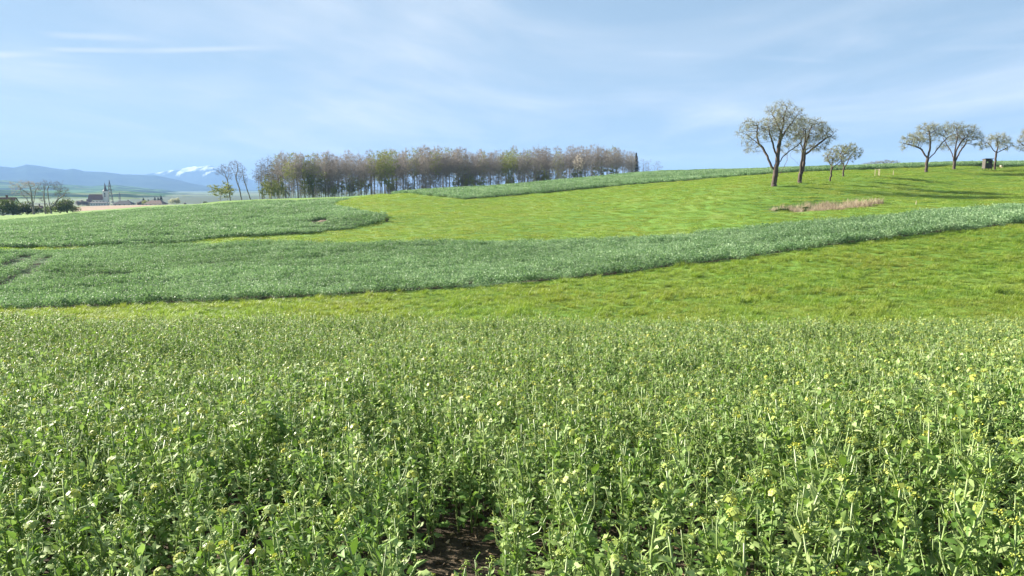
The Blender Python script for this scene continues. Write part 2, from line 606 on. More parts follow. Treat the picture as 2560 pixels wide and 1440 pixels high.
M['bud_pear'] = leaf_mat('bud_pear', [(0.1, (0.13, 0.14, 0.08)), (0.5, (0.27, 0.28, 0.18)), (1.0, (0.52, 0.52, 0.4))], 0.6, 0.3, 0.4, (0.42, 0.44, 0.25))
M['bud_green'] = leaf_mat('bud_green', [(0.1, (0.12, 0.16, 0.035)), (0.6, (0.22, 0.25, 0.06)), (1.0, (0.34, 0.34, 0.12))], 0.6, 0.3, 0.35, (0.35, 0.38, 0.05))
M['bud_pale'] = leaf_mat('bud_pale', [(0.1, (0.17, 0.19, 0.1)), (0.6, (0.3, 0.32, 0.2)), (1.0, (0.5, 0.5, 0.38))], 0.6, 0.3, 0.35, (0.4, 0.42, 0.2))
M['blossom'] = leaf_mat('blossom', [(0.1, (0.4, 0.34, 0.28)), (1.0, (0.66, 0.58, 0.5))], 0.7, 0.2, 0.3, (0.6, 0.52, 0.42))
M['bush_leaf'] = leaf_mat('bush_leaf', [(0.1, (0.03, 0.05, 0.018)), (0.6, (0.065, 0.1, 0.03)), (1.0, (0.12, 0.15, 0.05))], 0.6, 0.3, 0.25, (0.15, 0.2, 0.03))
M['conifer'] = leaf_mat('conifer', [(0.1, (0.012, 0.026, 0.014)), (1.0, (0.035, 0.06, 0.03))], 0.6, 0.3, 0.1, (0.04, 0.07, 0.02))
M['reed'] = leaf_mat('reed', [(0.05, (0.12, 0.09, 0.065)), (0.5, (0.36, 0.29, 0.2)), (1.0, (0.64, 0.56, 0.42))], 0.7, 0.2, 0.3, (0.5, 0.4, 0.25))
M['stake'] = plain_mat('stake', [(0.3, (0.4, 0.32, 0.22)), (0.7, (0.56, 0.46, 0.34))], 6, 0.8)
M['board'] = plain_mat('board', [(0.3, (0.03, 0.027, 0.024)), (0.7, (0.065, 0.055, 0.047))], 5, 0.8, 0.2, stretch=(1, 1, 0.15))
M['board_lit'] = plain_mat('board_lit', [(0.3, (0.06, 0.052, 0.045)), (0.7, (0.11, 0.095, 0.08))], 5, 0.8, 0.2, stretch=(1, 1, 0.15))  # same boards, sunlight on the left wall painted in as a lighter tone
M['white_wall'] = plain_mat('white_wall', [(0.3, (0.62, 0.6, 0.54)), (0.7, (0.76, 0.74, 0.68))], 0.5, 0.9)
M['yellow_wall'] = plain_mat('yellow_wall', [(0.3, (0.6, 0.5, 0.26)), (0.7, (0.7, 0.6, 0.34))], 0.5, 0.9)
M['roof_brown'] = plain_mat('roof_brown', [(0.3, (0.11, 0.065, 0.05)), (0.7, (0.19, 0.12, 0.09))], 1.5, 0.8)
M['roof_dark'] = plain_mat('roof_dark', [(0.3, (0.03, 0.03, 0.033)), (0.7, (0.065, 0.06, 0.06))], 1.5, 0.7)
M['window'] = plain_mat('window', [(0.3, (0.02, 0.025, 0.03)), (0.7, (0.04, 0.05, 0.06))], 1, 0.15, 0, 0.6)
M['steel'] = plain_mat('steel', [(0.3, (0.06, 0.065, 0.07)), (0.7, (0.1, 0.105, 0.11))], 2, 0.5)
M['clod'] = plain_mat('clod', [(0.3, (0.03, 0.023, 0.016)), (0.5, (0.08, 0.06, 0.04)), (0.7, (0.3, 0.23, 0.15))], 3, 0.95, 0, 0.2, 'Object')


# ------------------------------------------------------------------ ground
def build_ground():
    ang = np.concatenate([np.radians(np.arange(-52, 52.01, 0.2)), np.radians(np.arange(56, 308, 4.0))])  # from +Y, clockwise
    rad = np.concatenate([[0.0], np.exp(np.linspace(np.log(1.0), np.log(900), 430)), np.exp(np.linspace(np.log(950), np.log(15000), 40))])
    Rr, Aa = np.meshgrid(rad[1:], ang, indexing='ij')
    X, Y = Rr * np.sin(Aa), Rr * np.cos(Aa)
    V = np.concatenate([[[0, 0, 0]], np.stack([X, Y, zfun(X, Y)], -1).reshape(-1, 3)])
    V[0, 2] = zat(0, 0)
    # hollow for the reed bed
    d = ((V[:, 0] - REED_C[0]) / 7.4) ** 2 + ((V[:, 1] - REED_C[1]) / 2.6) ** 2
    V[:, 2] -= 0.7 * np.clip(1 - d, 0, 1)
    na, nr = len(ang), len(rad) - 1
    i = np.arange(nr - 1)[:, None] * na
    j = np.arange(na)[None]
    j2 = (j + 1) % na
    quads = np.stack([1 + i + j, 1 + i + na + j, 1 + i + na + j2, 1 + i + j2], -1).reshape(-1, 4)
    tris = [(0, 1 + a, 1 + (a + 1) % na) for a in range(na)]
    me = bpy.data.meshes.new('ground')
    nq, ntr = len(quads), len(tris)
    me.vertices.add(len(V)); me.vertices.foreach_set('co', V.astype(np.float32).ravel())
    me.loops.add(nq * 4 + ntr * 3)
    me.loops.foreach_set('vertex_index', np.concatenate([quads.ravel(), np.array(tris).ravel()]).astype(np.int32))
    me.polygons.add(nq + ntr)
    me.polygons.foreach_set('loop_start', np.concatenate([np.arange(nq) * 4, nq * 4 + np.arange(ntr) * 3]).astype(np.int32))
    me.polygons.foreach_set('use_smooth', np.ones(nq + ntr, bool))
    me.materials.append(M['ground'])
    me.update(calc_edges=True)
    me.validate()
    P = V[:, :2]
    zone = np.zeros((len(V), 4), np.float32)
    crop = inpoly(P, FRONT_POLY)
    for poly, inset in ((MID_POLY, 1.1), (LEFT_POLY, 1.8), (UP_POLY, 1.8)):
        m_ = inpoly(P, poly)
        m_[m_] = polydist(P[m_], list(poly) + [poly[0]]) > inset
        crop |= m_
    zone[:, 0] = crop
    zone[:, 1] = inpoly(P, BROWN_POLY)
    spot = ((P[:, 0] - SOIL_SPOT[0]) / 1.5) ** 2 + ((P[:, 1] - SOIL_SPOT[1] + 2.0) / 4.0) ** 2
    zone[:, 2] = np.maximum(np.clip(1.35 - d * 1.2, 0, 1), np.clip(1.6 - spot, 0, 1))
    zone[:, 3] = 1
    ca = me.color_attributes.new('zone', 'FLOAT_COLOR', 'POINT')
    ca.data.foreach_set('color', zone.ravel())
    o = link('ground', me)
    tag(o, 'rolling ground of soil and short meadow turf under the fields', 'ground', kind='structure')


build_ground()


# ---- hills and mountains
def ridge(name, prof, D, depth, base_z, seed, mat, rough=1.0, label=None, nx=260, ny=46, amp=0.0):
    """a ridge whose skyline follows the photo; D distance of the crest, depth half-width of its slopes"""
    pxs = np.linspace(prof[0][0], prof[-1][0], nx)
    pys = np.interp(pxs, [p[0] for p in prof], [p[1] for p in prof])
    top = np.array([pix_at(a, b, D)[2] for a, b in zip(pxs, pys)])
    Xc = np.array([pix_at(a, 470, D)[0] for a in pxs])
    t = np.linspace(-1, 1, ny)
    V = np.zeros((ny, nx, 3))
    for k, tt in enumerate(t):
        s = (1 - abs(tt)) ** rough
        s = s * (1.25 - 0.25 * s)
        Yk = D + tt * depth
        xx = Xc * (Yk / D)
        nz = vnoise(xx / (depth * .13), np.full(nx, Yk / (depth * .13)), seed) + .5 * vnoise(xx / (depth * .05), np.full(nx, Yk / (depth * .05)), seed + 1) \
            + .3 * vnoise(xx / (depth * .02), np.full(nx, Yk / (depth * .02)), seed + 2)
        V[k, :, 0], V[k, :, 1] = xx, Yk
        V[k, :, 2] = base_z + (top - base_z) * s + amp * nz * (abs(tt) ** .6) * (1 - abs(tt)) * 2
    i = np.arange(ny - 1)[:, None] * nx
    j = np.arange(nx - 1)[None]
    q = np.stack([i + j, i + j + 1, i + nx + j + 1, i + nx + j], -1).reshape(-1, 4)
    me = bpy.data.meshes.new(name)
    me.from_pydata(V.reshape(-1, 3).tolist(), [], q.tolist())
    me.polygons.foreach_set('use_smooth', [True] * len(q))
    me.materials.append(mat)
    me.update()
    o = link(name, me)
    return tag(o, label, 'hill' if 'hill' in name else 'mountain', kind='structure')


def hill_mat():
    m, nt, N, L = new_mat('hill')
    out = N('ShaderNodeOutputMaterial')
    geo = N('ShaderNodeNewGeometry')
    pos = geo.outputs['Position']
    mp = N('ShaderNodeMapping'); mp.inputs['Scale'].default_value = (0.6, 1, 3.0); L(pos, mp.inputs[0])
    vo = N('ShaderNodeTexVoronoi'); vo.inputs['Scale'].default_value = 0.004
    L(mp.outputs[0], vo.inputs['Vector'])
    sp = N('ShaderNodeSeparateColor'); L(vo.outputs['Color'], sp.inputs[0])
    fields = n_ramp(N, L, sp.outputs[0], [(0.0, (0.04, 0.08, 0.03)), (0.4, (0.065, 0.13, 0.045)), (0.75, (0.1, 0.18, 0.06)), (1.0, (0.15, 0.17, 0.09))])
    nz = n_noise(N, L, mp.outputs[0], 0.0035, 5, 0.6)
    mr = N('ShaderNodeMapRange'); mr.inputs['From Min'].default_value = 0.5; mr.inputs['From Max'].default_value = 0.53; L(nz, mr.inputs['Value'])
    col = n_mix(N, L, mr.outputs[0], fields, (0.025, 0.045, 0.022))
    pb = N('ShaderNodeBsdfPrincipled'); L(col, pb.inputs['Base Color']); pb.inputs['Roughness'].default_value = 1; pb.inputs['Specular IOR Level'].default_value = 0
    L(pb.outputs[0], out.inputs['Surface'])
    return m


def mountain_mat(name, snow):
    m, nt, N, L = new_mat(name)
    out = N('ShaderNodeOutputMaterial')
    geo = N('ShaderNodeNewGeometry')
    pos = geo.outputs['Position']
    col = n_ramp(N, L, n_noise(N, L, pos, 0.004, 6, 0.6), [(0.3, (0.02, 0.04, 0.025)), (0.7, (0.05, 0.075, 0.045))])
    if snow:
        mp = N('ShaderNodeMapping'); mp.inputs['Scale'].default_value = (1, 0.15, 0.35); L(pos, mp.inputs[0])
        nz = n_noise(N, L, mp.outputs[0], 0.0042, 7, 0.7)
        sx = N('ShaderNodeSeparateXYZ'); L(pos, sx.inputs[0])
        hz = N('ShaderNodeMapRange'); hz.inputs['From Min'].default_value = 140; hz.inputs['From Max'].default_value = 430
        hz.inputs['To Min'].default_value = -0.17; hz.inputs['To Max'].default_value = 0.17; L(sx.outputs['Z'], hz.inputs['Value'])
        ad = N('ShaderNodeMath'); L(nz, ad.inputs[0]); L(hz.outputs[0], ad.inputs[1])
        mr = N('ShaderNodeMapRange'); mr.inputs['From Min'].default_value = 0.5; mr.inputs['From Max'].default_value = 0.58; L(ad.outputs[0], mr.inputs['Value'])
        col = n_mix(N, L, mr.outputs[0], col, (0.86, 0.88, 0.9))
    pb = N('ShaderNodeBsdfPrincipled'); L(col, pb.inputs['Base Color']); pb.inputs['Roughness'].default_value = 1; pb.inputs['Specular IOR Level'].default_value = 0
    L(pb.outputs[0], out.inputs['Surface'])
    return m


ridge('snowy_mountain', [(300, 452), (360, 437), (400, 430), (440, 423), (465, 419), (480, 416), (492, 414.5), (505, 415), (520, 412.5), (535, 414), (548, 419), (570, 428), (600, 438), (640, 452),
                         (720, 470), (860, 480)], 12500, 1900, -25, 11, mountain_mat('snow_rock', True), 1.1, 'far blue mountain with white snow gullies', nx=320, amp=40)
ridge('mountain_range', [(-700, 425), (-400, 408), (-200, 421), (-80, 416), (0, 414), (40, 418.5), (70, 411.5), (95, 413), (130, 419), (165, 424), (175, 424), (186, 421), (215, 427),
                         (270, 429.5), (310, 436), (345, 437), (390, 438), (430, 446), (480, 458), (540, 470), (620, 477), (800, 486)], 8200, 1700, -25, 21, mountain_mat('forest_range', False), 1.0,
      'long hazy blue forested mountain range on the left horizon', nx=320, amp=25)
HM = hill_mat()
ridge('valley_hill', [(-700, 440), (-300, 446), (0, 449), (60, 455), (180, 462), (225, 466), (290, 462), (345, 467), (400, 475), (450, 483), (500, 492), (560, 498), (700, 502)],
      5200, 1900, -24, 31, HM, 1.0, 'hazy green hill with strips of wood beyond the village', nx=260, amp=14)
ridge('low_valley_hill', [(-600, 468), (-200, 473), (0, 475), (100, 477), (220, 481), (300, 476), (360, 481), (420, 487), (480, 489), (540, 494), (620, 499), (760, 503)],
      2700, 1300, -23, 41, HM, 1.0, 'low pale green rise behind the village conifers', nx=200, amp=6)


# ------------------------------------------------------------------ instancing (geometry nodes) for uncountable cover
def gn_scatter(name, pts, rot, scl, idx, protos, label, cat):
    """one object whose points carry plant meshes"""
    col = bpy.data.collections.new(name + '_kinds')
    for k, me in enumerate(protos):
        o = bpy.data.objects.new('%s_kind_%02d' % (name, k), me)
        col.objects.link(o)
    me = bpy.data.meshes.new(name)
    n = len(pts)
    me.vertices.add(n)
    me.vertices.foreach_set('co', np.asarray(pts, np.float32).ravel())
    for nm, typ, data in (('rot', 'FLOAT_VECTOR', rot), ('scl', 'FLOAT_VECTOR', scl), ('kind_index', 'INT', idx)):
        a = me.attributes.new(nm, typ, 'POINT')
        if typ == 'INT':
            a.data.foreach_set('value', np.asarray(data, np.int32))
        else:
            a.data.foreach_set('vector', np.asarray(data, np.float32).ravel())
    o = link(name, me)
    ng = bpy.data.node_groups.new(name, 'GeometryNodeTree')
    ng.interface.new_socket('Geometry', in_out='INPUT', socket_type='NodeSocketGeometry')
    ng.interface.new_socket('Geometry', in_out='OUTPUT', socket_type='NodeSocketGeometry')
    N, L = ng.nodes.new, ng.links.new
    gi, go = N('NodeGroupInput'), N('NodeGroupOutput')
    ci = N('GeometryNodeCollectionInfo')
    ci.inputs['Collection'].default_value = col
    ci.inputs['Separate Children'].default_value = True
    ci.inputs['Reset Children'].default_value = True
    ip = N('GeometryNodeInstanceOnPoints')
    ip.inputs['Pick Instance'].default_value = True
    for nm, typ, sock in (('rot', 'FLOAT_VECTOR', 'Rotation'), ('scl', 'FLOAT_VECTOR', 'Scale'), ('kind_index', 'INT', 'Instance Index')):
        na = N('GeometryNodeInputNamedAttribute')
        na.data_type = typ
        na.inputs['Name'].default_value = nm
        L(na.outputs['Attribute'], ip.inputs[sock])
    L(gi.outputs[0], ip.inputs['Points'])
    L(ci.outputs[0], ip.inputs['Instance'])
    L(ip.outputs[0], go.inputs[0])
    md = o.modifiers.new('scatter', 'NODES')
    md.node_group = ng
    return tag(o, label, cat, kind='stuff')


def jgrid(poly, step, seed, jit=0.5):
    P = np.array(poly)
    r = np.random.default_rng(seed)
    xs = np.arange(P[:, 0].min(), P[:, 0].max(), step)
    ys = np.arange(P[:, 1].min(), P[:, 1].max(), step)
    X, Y = np.meshgrid(xs, ys)
    Q = np.stack([X.ravel(), Y.ravel()], -1) + r.uniform(-jit, jit, (X.size, 2)) * step
    return Q[inpoly(Q, poly)]


def in_view(P, um=0.80):
    return np.abs(P[:, 0]) < um * P[:, 1] + 3.0


# ------------------------------------------------------------------ rapeseed plants
def leaf_geo(mb, base, az, el, length, width, curl, fold, stations, lobed, r, mat=0, roll=0.0):
    ts = np.linspace(0, 1, stations)
    if lobed:
        w = width * (0.25 + 0.75 * np.sin(np.clip(ts * 0.95 + .12, 0, 1) * pi) ** .8)
        w = w * np.where(np.arange(stations) % 2, r.uniform(.95, 1.35, stations), r.uniform(.45, .75, stations))
        w[0] = width * .08
        w[-1] = width * .15
    else:
        w = width * (np.sin((ts * .86 + .1) * pi) ** .8)
        w[-1] = 0.02 * width
    # midrib bends down along its length
    e = el - curl * ts
    ds = length / (stations - 1)
    rr = np.concatenate([[0], np.cumsum(np.cos(e[:-1]) * ds)])
    zz = np.concatenate([[0], np.cumsum(np.sin(e[:-1]) * ds)])
    d = np.array([cos(az), sin(az), 0]); s = np.array([-sin(az), cos(az), 0])
    mid = base + rr[:, None] * d + zz[:, None] * np.array([0, 0, 1.])
    up = -np.sin(e)[:, None] * d + np.cos(e)[:, None] * np.array([0, 0, 1.])
    s2 = s * cos(roll) + up * sin(roll)
    wav = r.uniform(-.35, .35, (stations, 2)) * width
    Lf = mid + w[:, None] * s2 + (fold * w + wav[:, 0])[:, None] * up
    Rt = mid - w[:, None] * s2 + (fold * w + wav[:, 1])[:, None] * up
    V = np.stack([Lf, mid, Rt], 1).reshape(-1, 3)
    fs = []
    for i in range(stations - 1):
        a = i * 3
        fs += [(a, a + 1, a + 4, a + 3), (a + 1, a + 2, a + 5, a + 4)]
    mb.add(V, fs, mat)


def bud_cluster(mb, c, rad, n, r, mat=0, petals=0):
    for k in range(n):
        d = r.normal(size=3); d[2] = abs(d[2]) * .8 - .15
        d /= np.linalg.norm(d)
        p = c + d * rad * r.uniform(.4, 1)
        s = rad * r.uniform(.2, .34)
        ax = d
        a = np.cross(ax, [0.3, .5, .8]); a /= np.linalg.norm(a)
        b = np.cross(ax, a)
        mb.add([p - ax * s * .6, p + a * s * .6, p + b * s * .6, p - a * s * .6, p - b * s * .6, p + ax * s * 1.3],
               [(0, 2, 1), (0, 3, 2), (0, 4, 3), (0, 1, 4), (5, 1, 2), (5, 2, 3), (5, 3, 4), (5, 4, 1)], mat)
    for k in range(petals):
        d = r.normal(size=3); d[2] = abs(d[2]) + .2
        d /= np.linalg.norm(d)
        p = c + d * rad
        a = np.cross(d, r.normal(size=3)); a /= np.linalg.norm(a)
        b = np.cross(d, a)
        s = rad * .5
        mb.add([p - a * s, p - b * s, p + a * s, p + b * s], [(0, 1, 2, 3)], mat)


def rape_plant(seed):
    """stem, big lower leaves, small upper leaves, flower heads; about 0.65 m tall"""
    r = np.random.default_rng(seed)
    H = r.uniform(.56, .72)
    lean = r.uniform(-.09, .09, 2)
    bow = r.uniform(-.05, .05, 2)
    ts = np.linspace(0, 1, 7)
    P = np.stack([lean[0] * ts + bow[0] * np.sin(ts * pi), lean[1] * ts + bow[1] * np.sin(ts * pi), H * ts], -1)

    def on(t):
        return np.array([np.interp(t, ts, P[:, k]) for k in range(3)])
    stem, fol = MB(), MB()
    stem.tube(P, np.linspace(.0075, .0035, 7), 4)
    big, heads = [], []
    nb = int(r.integers(4, 7))
    az = r.uniform(0, 2 * pi)
    for k in range(nb):
        az += 2.4 + r.uniform(-.4, .4)
        t = .05 + .42 * k / nb + r.uniform(0, .06)
        ln = r.uniform(.065, .125) * (1.1 - .4 * t)
        b = on(t)
        el = r.uniform(.2, .9)
        # stalk
        tip = b + np.array([cos(az) * cos(el), sin(az) * cos(el), sin(el)]) * ln * .45
        lf = MB()
        lf.tube([b, (b + tip) / 2 + [0, 0, .004], tip], [.0035, .003, .002], 3)
        leaf_geo(lf, tip, az, el - .2, ln * .95, ln * .3, r.uniform(.6, 1.7), r.uniform(-.1, .35), 9, True, r)
        big.append(lf)
    for k in range(int(r.integers(38, 46))):
        az += 2.4 + r.uniform(-.5, .5)
        t = r.uniform(.3, .97)
        ln = r.uniform(.035, .085) * (1.25 - .5 * t)
        leaf_geo(fol, on(t), az, r.uniform(.35, 1.45), ln, ln * r.uniform(.1, .2), r.uniform(-.3, 1.6), r.uniform(0, .5), 4, False, r, 0, r.uniform(-.9, .9))
    nh = [on(1.0)]
    for k in range(int(r.integers(3, 6))):
        az += 2.2 + r.uniform(-.5, .5)
        t = r.uniform(.45, .85)
        b = on(t)
        ln = r.uniform(.1, .24)
        el = r.uniform(.8, 1.25)
        q = [b, b + np.array([cos(az) * cos(el - .3), sin(az) * cos(el - .3), sin(el - .3)]) * ln * .5,
             b + np.array([cos(az) * cos(el), sin(az) * cos(el), sin(el)]) * ln]
        stem.tube(q, [.004, .003, .002], 3)
        nh.append(q[2])
        for j in range(6):
            tt = r.uniform(.3, 1)
            l2 = r.uniform(.025, .055)
            leaf_geo(fol, q[0] * (1 - tt) + q[2] * tt, r.uniform(0, 2 * pi), r.uniform(.1, 1.2), l2, l2 * r.uniform(.18, .3), r.uniform(.2, 1.4), .2, 3, False, r, 0, r.uniform(-.6, .6))
    for k, c in enumerate(nh):
        hb = MB()
        main = k == 0
        bud_cluster(hb, c + [0, 0, .004], .026 if main else .013, 16 if main else 6, r, 0, (12 if seed % 3 == 0 else 1) if main else 0)
        heads.append(hb)
    return stem, big, fol, heads


NPROTO = 9
protos, proto_parts = [], []
for s in range(NPROTO):
    st, big, fol, heads = rape_plant(100 + s)
    allm = MB()
    allm.merge(st, 0)
    for b in big:
        allm.merge(b, 1)
    allm.merge(fol, 1)
    for h in heads:
        allm.merge(h, 2)
    protos.append(allm.mesh('rapeseed_kind', [M['rape_stem'], M['rape_leaf'], M['rape_bud']], True))
    proto_parts.append((st.mesh('stem', [M['rape_stem']], True), [b.mesh('leaf', [M['rape_leaf']], True) for b in big],
                        fol.mesh('upper_leaves', [M['rape_leaf']], True), [h.mesh('flower_head', [M['rape_bud']], True) for h in heads]))


def front_crop():
    P = jgrid(FRONT_POLY, 0.152, 5, 0.55)
    P = P[(P[:, 1] > 1.9) & in_view(P, .82)]
    r = np.random.default_rng(3)
    keep = np.ones(len(P), bool)
    for (gx, gy), gr in GAPS:
        rr = gr * (1 + .35 * vnoise(P[:, 0] * 6, P[:, 1] * 6, 9))
        keep &= ((P[:, 0] - gx) ** 2 + ((P[:, 1] - gy) / 1.25) ** 2) > rr ** 2
    # thinner, uneven stand near the field's near edge
    thin = np.clip((6.0 - P[:, 1]) / 4.0, 0, 1) * .5
    keep &= r.random(len(P)) > thin * (0.7 + .6 * vnoise(P[:, 0] * 1.7, P[:, 1] * 1.7, 4))
    edge = np.interp(P[:, 0] / P[:, 1], [e[0] for e in FRONT_EDGE_U], [e[1] for e in FRONT_EDGE_U])
    keep &= P[:, 1] < edge + .35 * vnoise(P[:, 0] * 1.3, P[:, 1] * 0, 8)
    P = P[keep]
    n = len(P)
    z = zfun(P[:, 0], P[:, 1])
    base = 1.0 + .10 * vnoise(P[:, 0] * .5, P[:, 1] * .5, 12) + .08 * vnoise(P[:, 0] * 1.6, P[:, 1] * 1.6, 13)
    for c, rr in ((pix_dir(300, 945), .9), (pix_dir(1480, 1060), .5), (pix_dir(2420, 1100), .5)):
        pass
    sc = base * r.uniform(.74, 1.2, n)
    rot = np.stack([r.normal(0, .08, n), r.normal(0, .08, n), r.uniform(0, 2 * pi, n)], -1)
    idx = r.integers(0, NPROTO, n)
    # which plants show largest: nearest ones inside the picture
    vis = np.abs(P[:, 0] / P[:, 1]) < .74
    tanb = (EYE - (z + .55)) / P[:, 1]
    vis &= tanb < .56
    order = np.argsort(np.where(vis, P[:, 1], 1e9))
    near = order[:300]
    rest = np.ones(n, bool)
    rest[near] = False
    sc3 = np.stack([sc * r.uniform(.95, 1.15, n), sc * r.uniform(.95, 1.15, n), sc], -1)
    gn_scatter('rapeseed_crop', np.stack([P[:, 0], P[:, 1], z], -1)[rest], rot[rest], sc3[rest], idx[rest], protos,
               'dense green rapeseed crop filling the front field behind the nearest plants', 'crop')
    for k in near:
        i = int(idx[k])
        st, big, fol, heads = proto_parts[i]
        flowering = (100 + i) % 3 == 0
        lab = 'rapeseed plant with yellow opening flower head in the nearest rows of the front field' if flowering else \
            'leafy rapeseed plant with tight green buds in the nearest rows of the front field'
        t = thing('rapeseed_plant', lab, 'rapeseed plant', (P[k, 0], P[k, 1], z[k]), 0, 'flowering rapeseed plants in the nearest rows' if flowering else 'budding rapeseed plants in the nearest rows',
                  tuple(sc3[k]))
        t.rotation_euler = tuple(rot[k])
        link('stem', st, t)
        for b in big:
            link('leaf', b, t)
        tag(link('upper_leaves', fol, t), kind='stuff')
        for h in heads[:1]:
            link('flower_head', h, t)
        for h in heads[1:]:
            link('bud_cluster', h, t)


front_crop()


def clump(seed, R, nplants, H, leaf, mat, per=9):
    """a patch of crop seen from afar: many leaves on short unseen stems, loose polygons"""
    r = np.random.default_rng(seed)
    a = r.uniform(0, 2 * pi, nplants); q = R * np.sqrt(r.random(nplants))
    px, py = q * np.cos(a), q * np.sin(a)
    h = H * r.uniform(.72, 1.12, nplants)
    n = nplants * per
    k = np.repeat(np.arange(nplants), per)
    t = r.random(n) ** .6
    c = np.stack([px[k] + r.normal(0, .09, n) * (leaf / .1), py[k] + r.normal(0, .09, n) * (leaf / .1), h[k] * (.1 + .9 * t)], -1)
    az = r.uniform(0, 2 * pi, n); el = r.uniform(-.5, 1.3, n)
    d = np.stack([np.cos(az) * np.cos(el), np.sin(az) * np.cos(el), np.sin(el)], -1)
    s = np.cross(d, r.normal(size=(n, 3))); s /= np.linalg.norm(s, axis=1)[:, None]
    L_ = leaf * r.uniform(.6, 1.4, n)[:, None]
    W = L_ * r.uniform(.2, .36, n)[:, None]
    V = np.stack([c, c + d * L_ * .5 + s * W, c + d * L_, c + d * L_ * .5 - s * W], 1)
    return quads_mesh('crop_patch', V, mat)


def grass_patch(seed, R, n, H, w, mat):
    r = np.random.default_rng(seed)
    a = r.uniform(0, 2 * pi, n); q = R * np.sqrt(r.random(n))
    c = np.stack([q * np.cos(a), q * np.sin(a), np.full(n, -.02)], -1)
    h = H * r.uniform(.4, 1.2, n) * (1.15 - .5 * (q / R) ** 2)
    az = r.uniform(0, 2 * pi, n)
    ln = r.uniform(.1, .7, n)
    s = np.stack([-np.sin(az), np.cos(az), np.zeros(n)], -1) * w * r.uniform(.6, 1.3, n)[:, None]
    d = np.stack([np.cos(az) * ln, np.sin(az) * ln, np.ones(n)], -1)
    m = c + d * (h * .55)[:, None]
    tip = c + np.stack([np.cos(az) * ln * 1.9, np.sin(az) * ln * 1.9, np.ones(n)], -1) * h[:, None]
    V = np.stack([c - s, m - s * .8, tip, m + s * .8], 1)
    return quads_mesh('grass_patch', V, mat)


def scatter_patches(name, P, protos_, label, cat, smin, smax, seed, zscale=None, zoff=0.0):
    r = np.random.default_rng(seed)
    n = len(P)
    z = zfun(P[:, 0], P[:, 1]) + zoff
    s = r.uniform(smin, smax, n)
    zs = s * (zscale if zscale is not None else 1.0)
    rot = np.stack([np.zeros(n), np.zeros(n), r.uniform(0, 2 * pi, n)], -1)
    gn_scatter(name, np.stack([P[:, 0], P[:, 1], z], -1), rot, np.stack([s, s, zs], -1), r.integers(0, len(protos_), n), protos_, label, cat)


def drop_lines(P, lines, w):
    for ln in lines:
        P = P[polydist(P, ln) > w * (1 + .25 * vnoise(P[:, 0], P[:, 1], 5))]
    return P


# middle strip
mid_lines = [[ray(x, y, .5) for x, y in l] for l in ([(0, 668), (40, 650), (72, 634)], [(0, 712), (70, 674), (128, 636)], [(110, 678), (250, 682), (365, 683)],
                                                     [(395, 675), (560, 672), (760, 668)], [(1180, 697), (1500, 660), (1900, 600)])]
P = jgrid(MID_POLY, .72, 21)
P = P[in_view(P, .84)]
lowf = np.ones(len(P))
for ln_ in mid_lines:
    lowf = np.where(polydist(P, ln_) < .9, .16, lowf)
zs_ = 1.0 + .22 * vnoise(P[:, 0] / 3.1, P[:, 1] / 2.2, 31) + .14 * vnoise(P[:, 0] / 9.0, P[:, 1] / 5.0, 32)
de_ = polydist(P, xy(B1)) + .5 * vnoise(P[:, 0] / 7, P[:, 1] / 7, 51)
row_ = (de_ % 6.5 < 1.0) & (vnoise(P[:, 0] / 14, P[:, 1] / 5, 52) > -.35) & (de_ > 2)
zs_ *= np.where(row_, .22, 1.0) * lowf
crop_mid = [clump(300 + k, .62, 20, .62, .105, M['crop_far'], 13) for k in range(5)]
scatter_patches('middle_strip_crop', P, crop_mid, 'blue green crop strip curving across the valley between two meadows', 'crop', .85, 1.15, 41, zs_)

# left field, upper strip
left_lines = [[ray(x, y, .5) for x, y in l] for l in ([(640, 527), (690, 517), (745, 500)], [(600, 523), (660, 512)])]
crop_far = [clump(320 + k, 1.15, 44, .62, .15, M['crop_far'], 11) for k in range(5)]
P = jgrid(LEFT_POLY, 1.25, 22)
P = P[in_view(P, .84)]
lowf = np.ones(len(P))
for ln_ in left_lines:
    lowf = np.where(polydist(P, ln_) < 1.2, .16, lowf)
sp_ = (((P[:, 0] - SOIL_SPOT[0]) / 1.9) ** 2 + ((P[:, 1] - SOIL_SPOT[1] + 1.8) / 4.6) ** 2) > 1
P, lowf = P[sp_], lowf[sp_]
zs_ = .95 + .2 * vnoise(P[:, 0] / 4.1, P[:, 1] / 3.2, 33) + .12 * vnoise(P[:, 0] / 13.0, P[:, 1] / 9.0, 34)
de_ = polydist(P, xy(B3[:9])) + .8 * vnoise(P[:, 0] / 11, P[:, 1] / 11, 53)
lowf = lowf * np.where((de_ % 11.0 < 1.6) & (vnoise(P[:, 0] / 20, P[:, 1] / 8, 54) > -.2) & (de_ > 3), .22, 1.0)
scatter_patches('left_field_crop', P, crop_far, 'dark blue green crop on the broad left field ending in a rounded tip', 'crop', .85, 1.15, 42, zs_ * lowf)
P = jgrid(UP_POLY, 1.35, 23)
P = P[in_view(P, .84)]
zs_ = 1.0 + .15 * vnoise(P[:, 0] / 4.1, P[:, 1] / 3.2, 35)
scatter_patches('upper_strip_crop', P, crop_far, 'green crop strip along the hill crest in front of the wood', 'crop', .85, 1.15, 43, zs_)

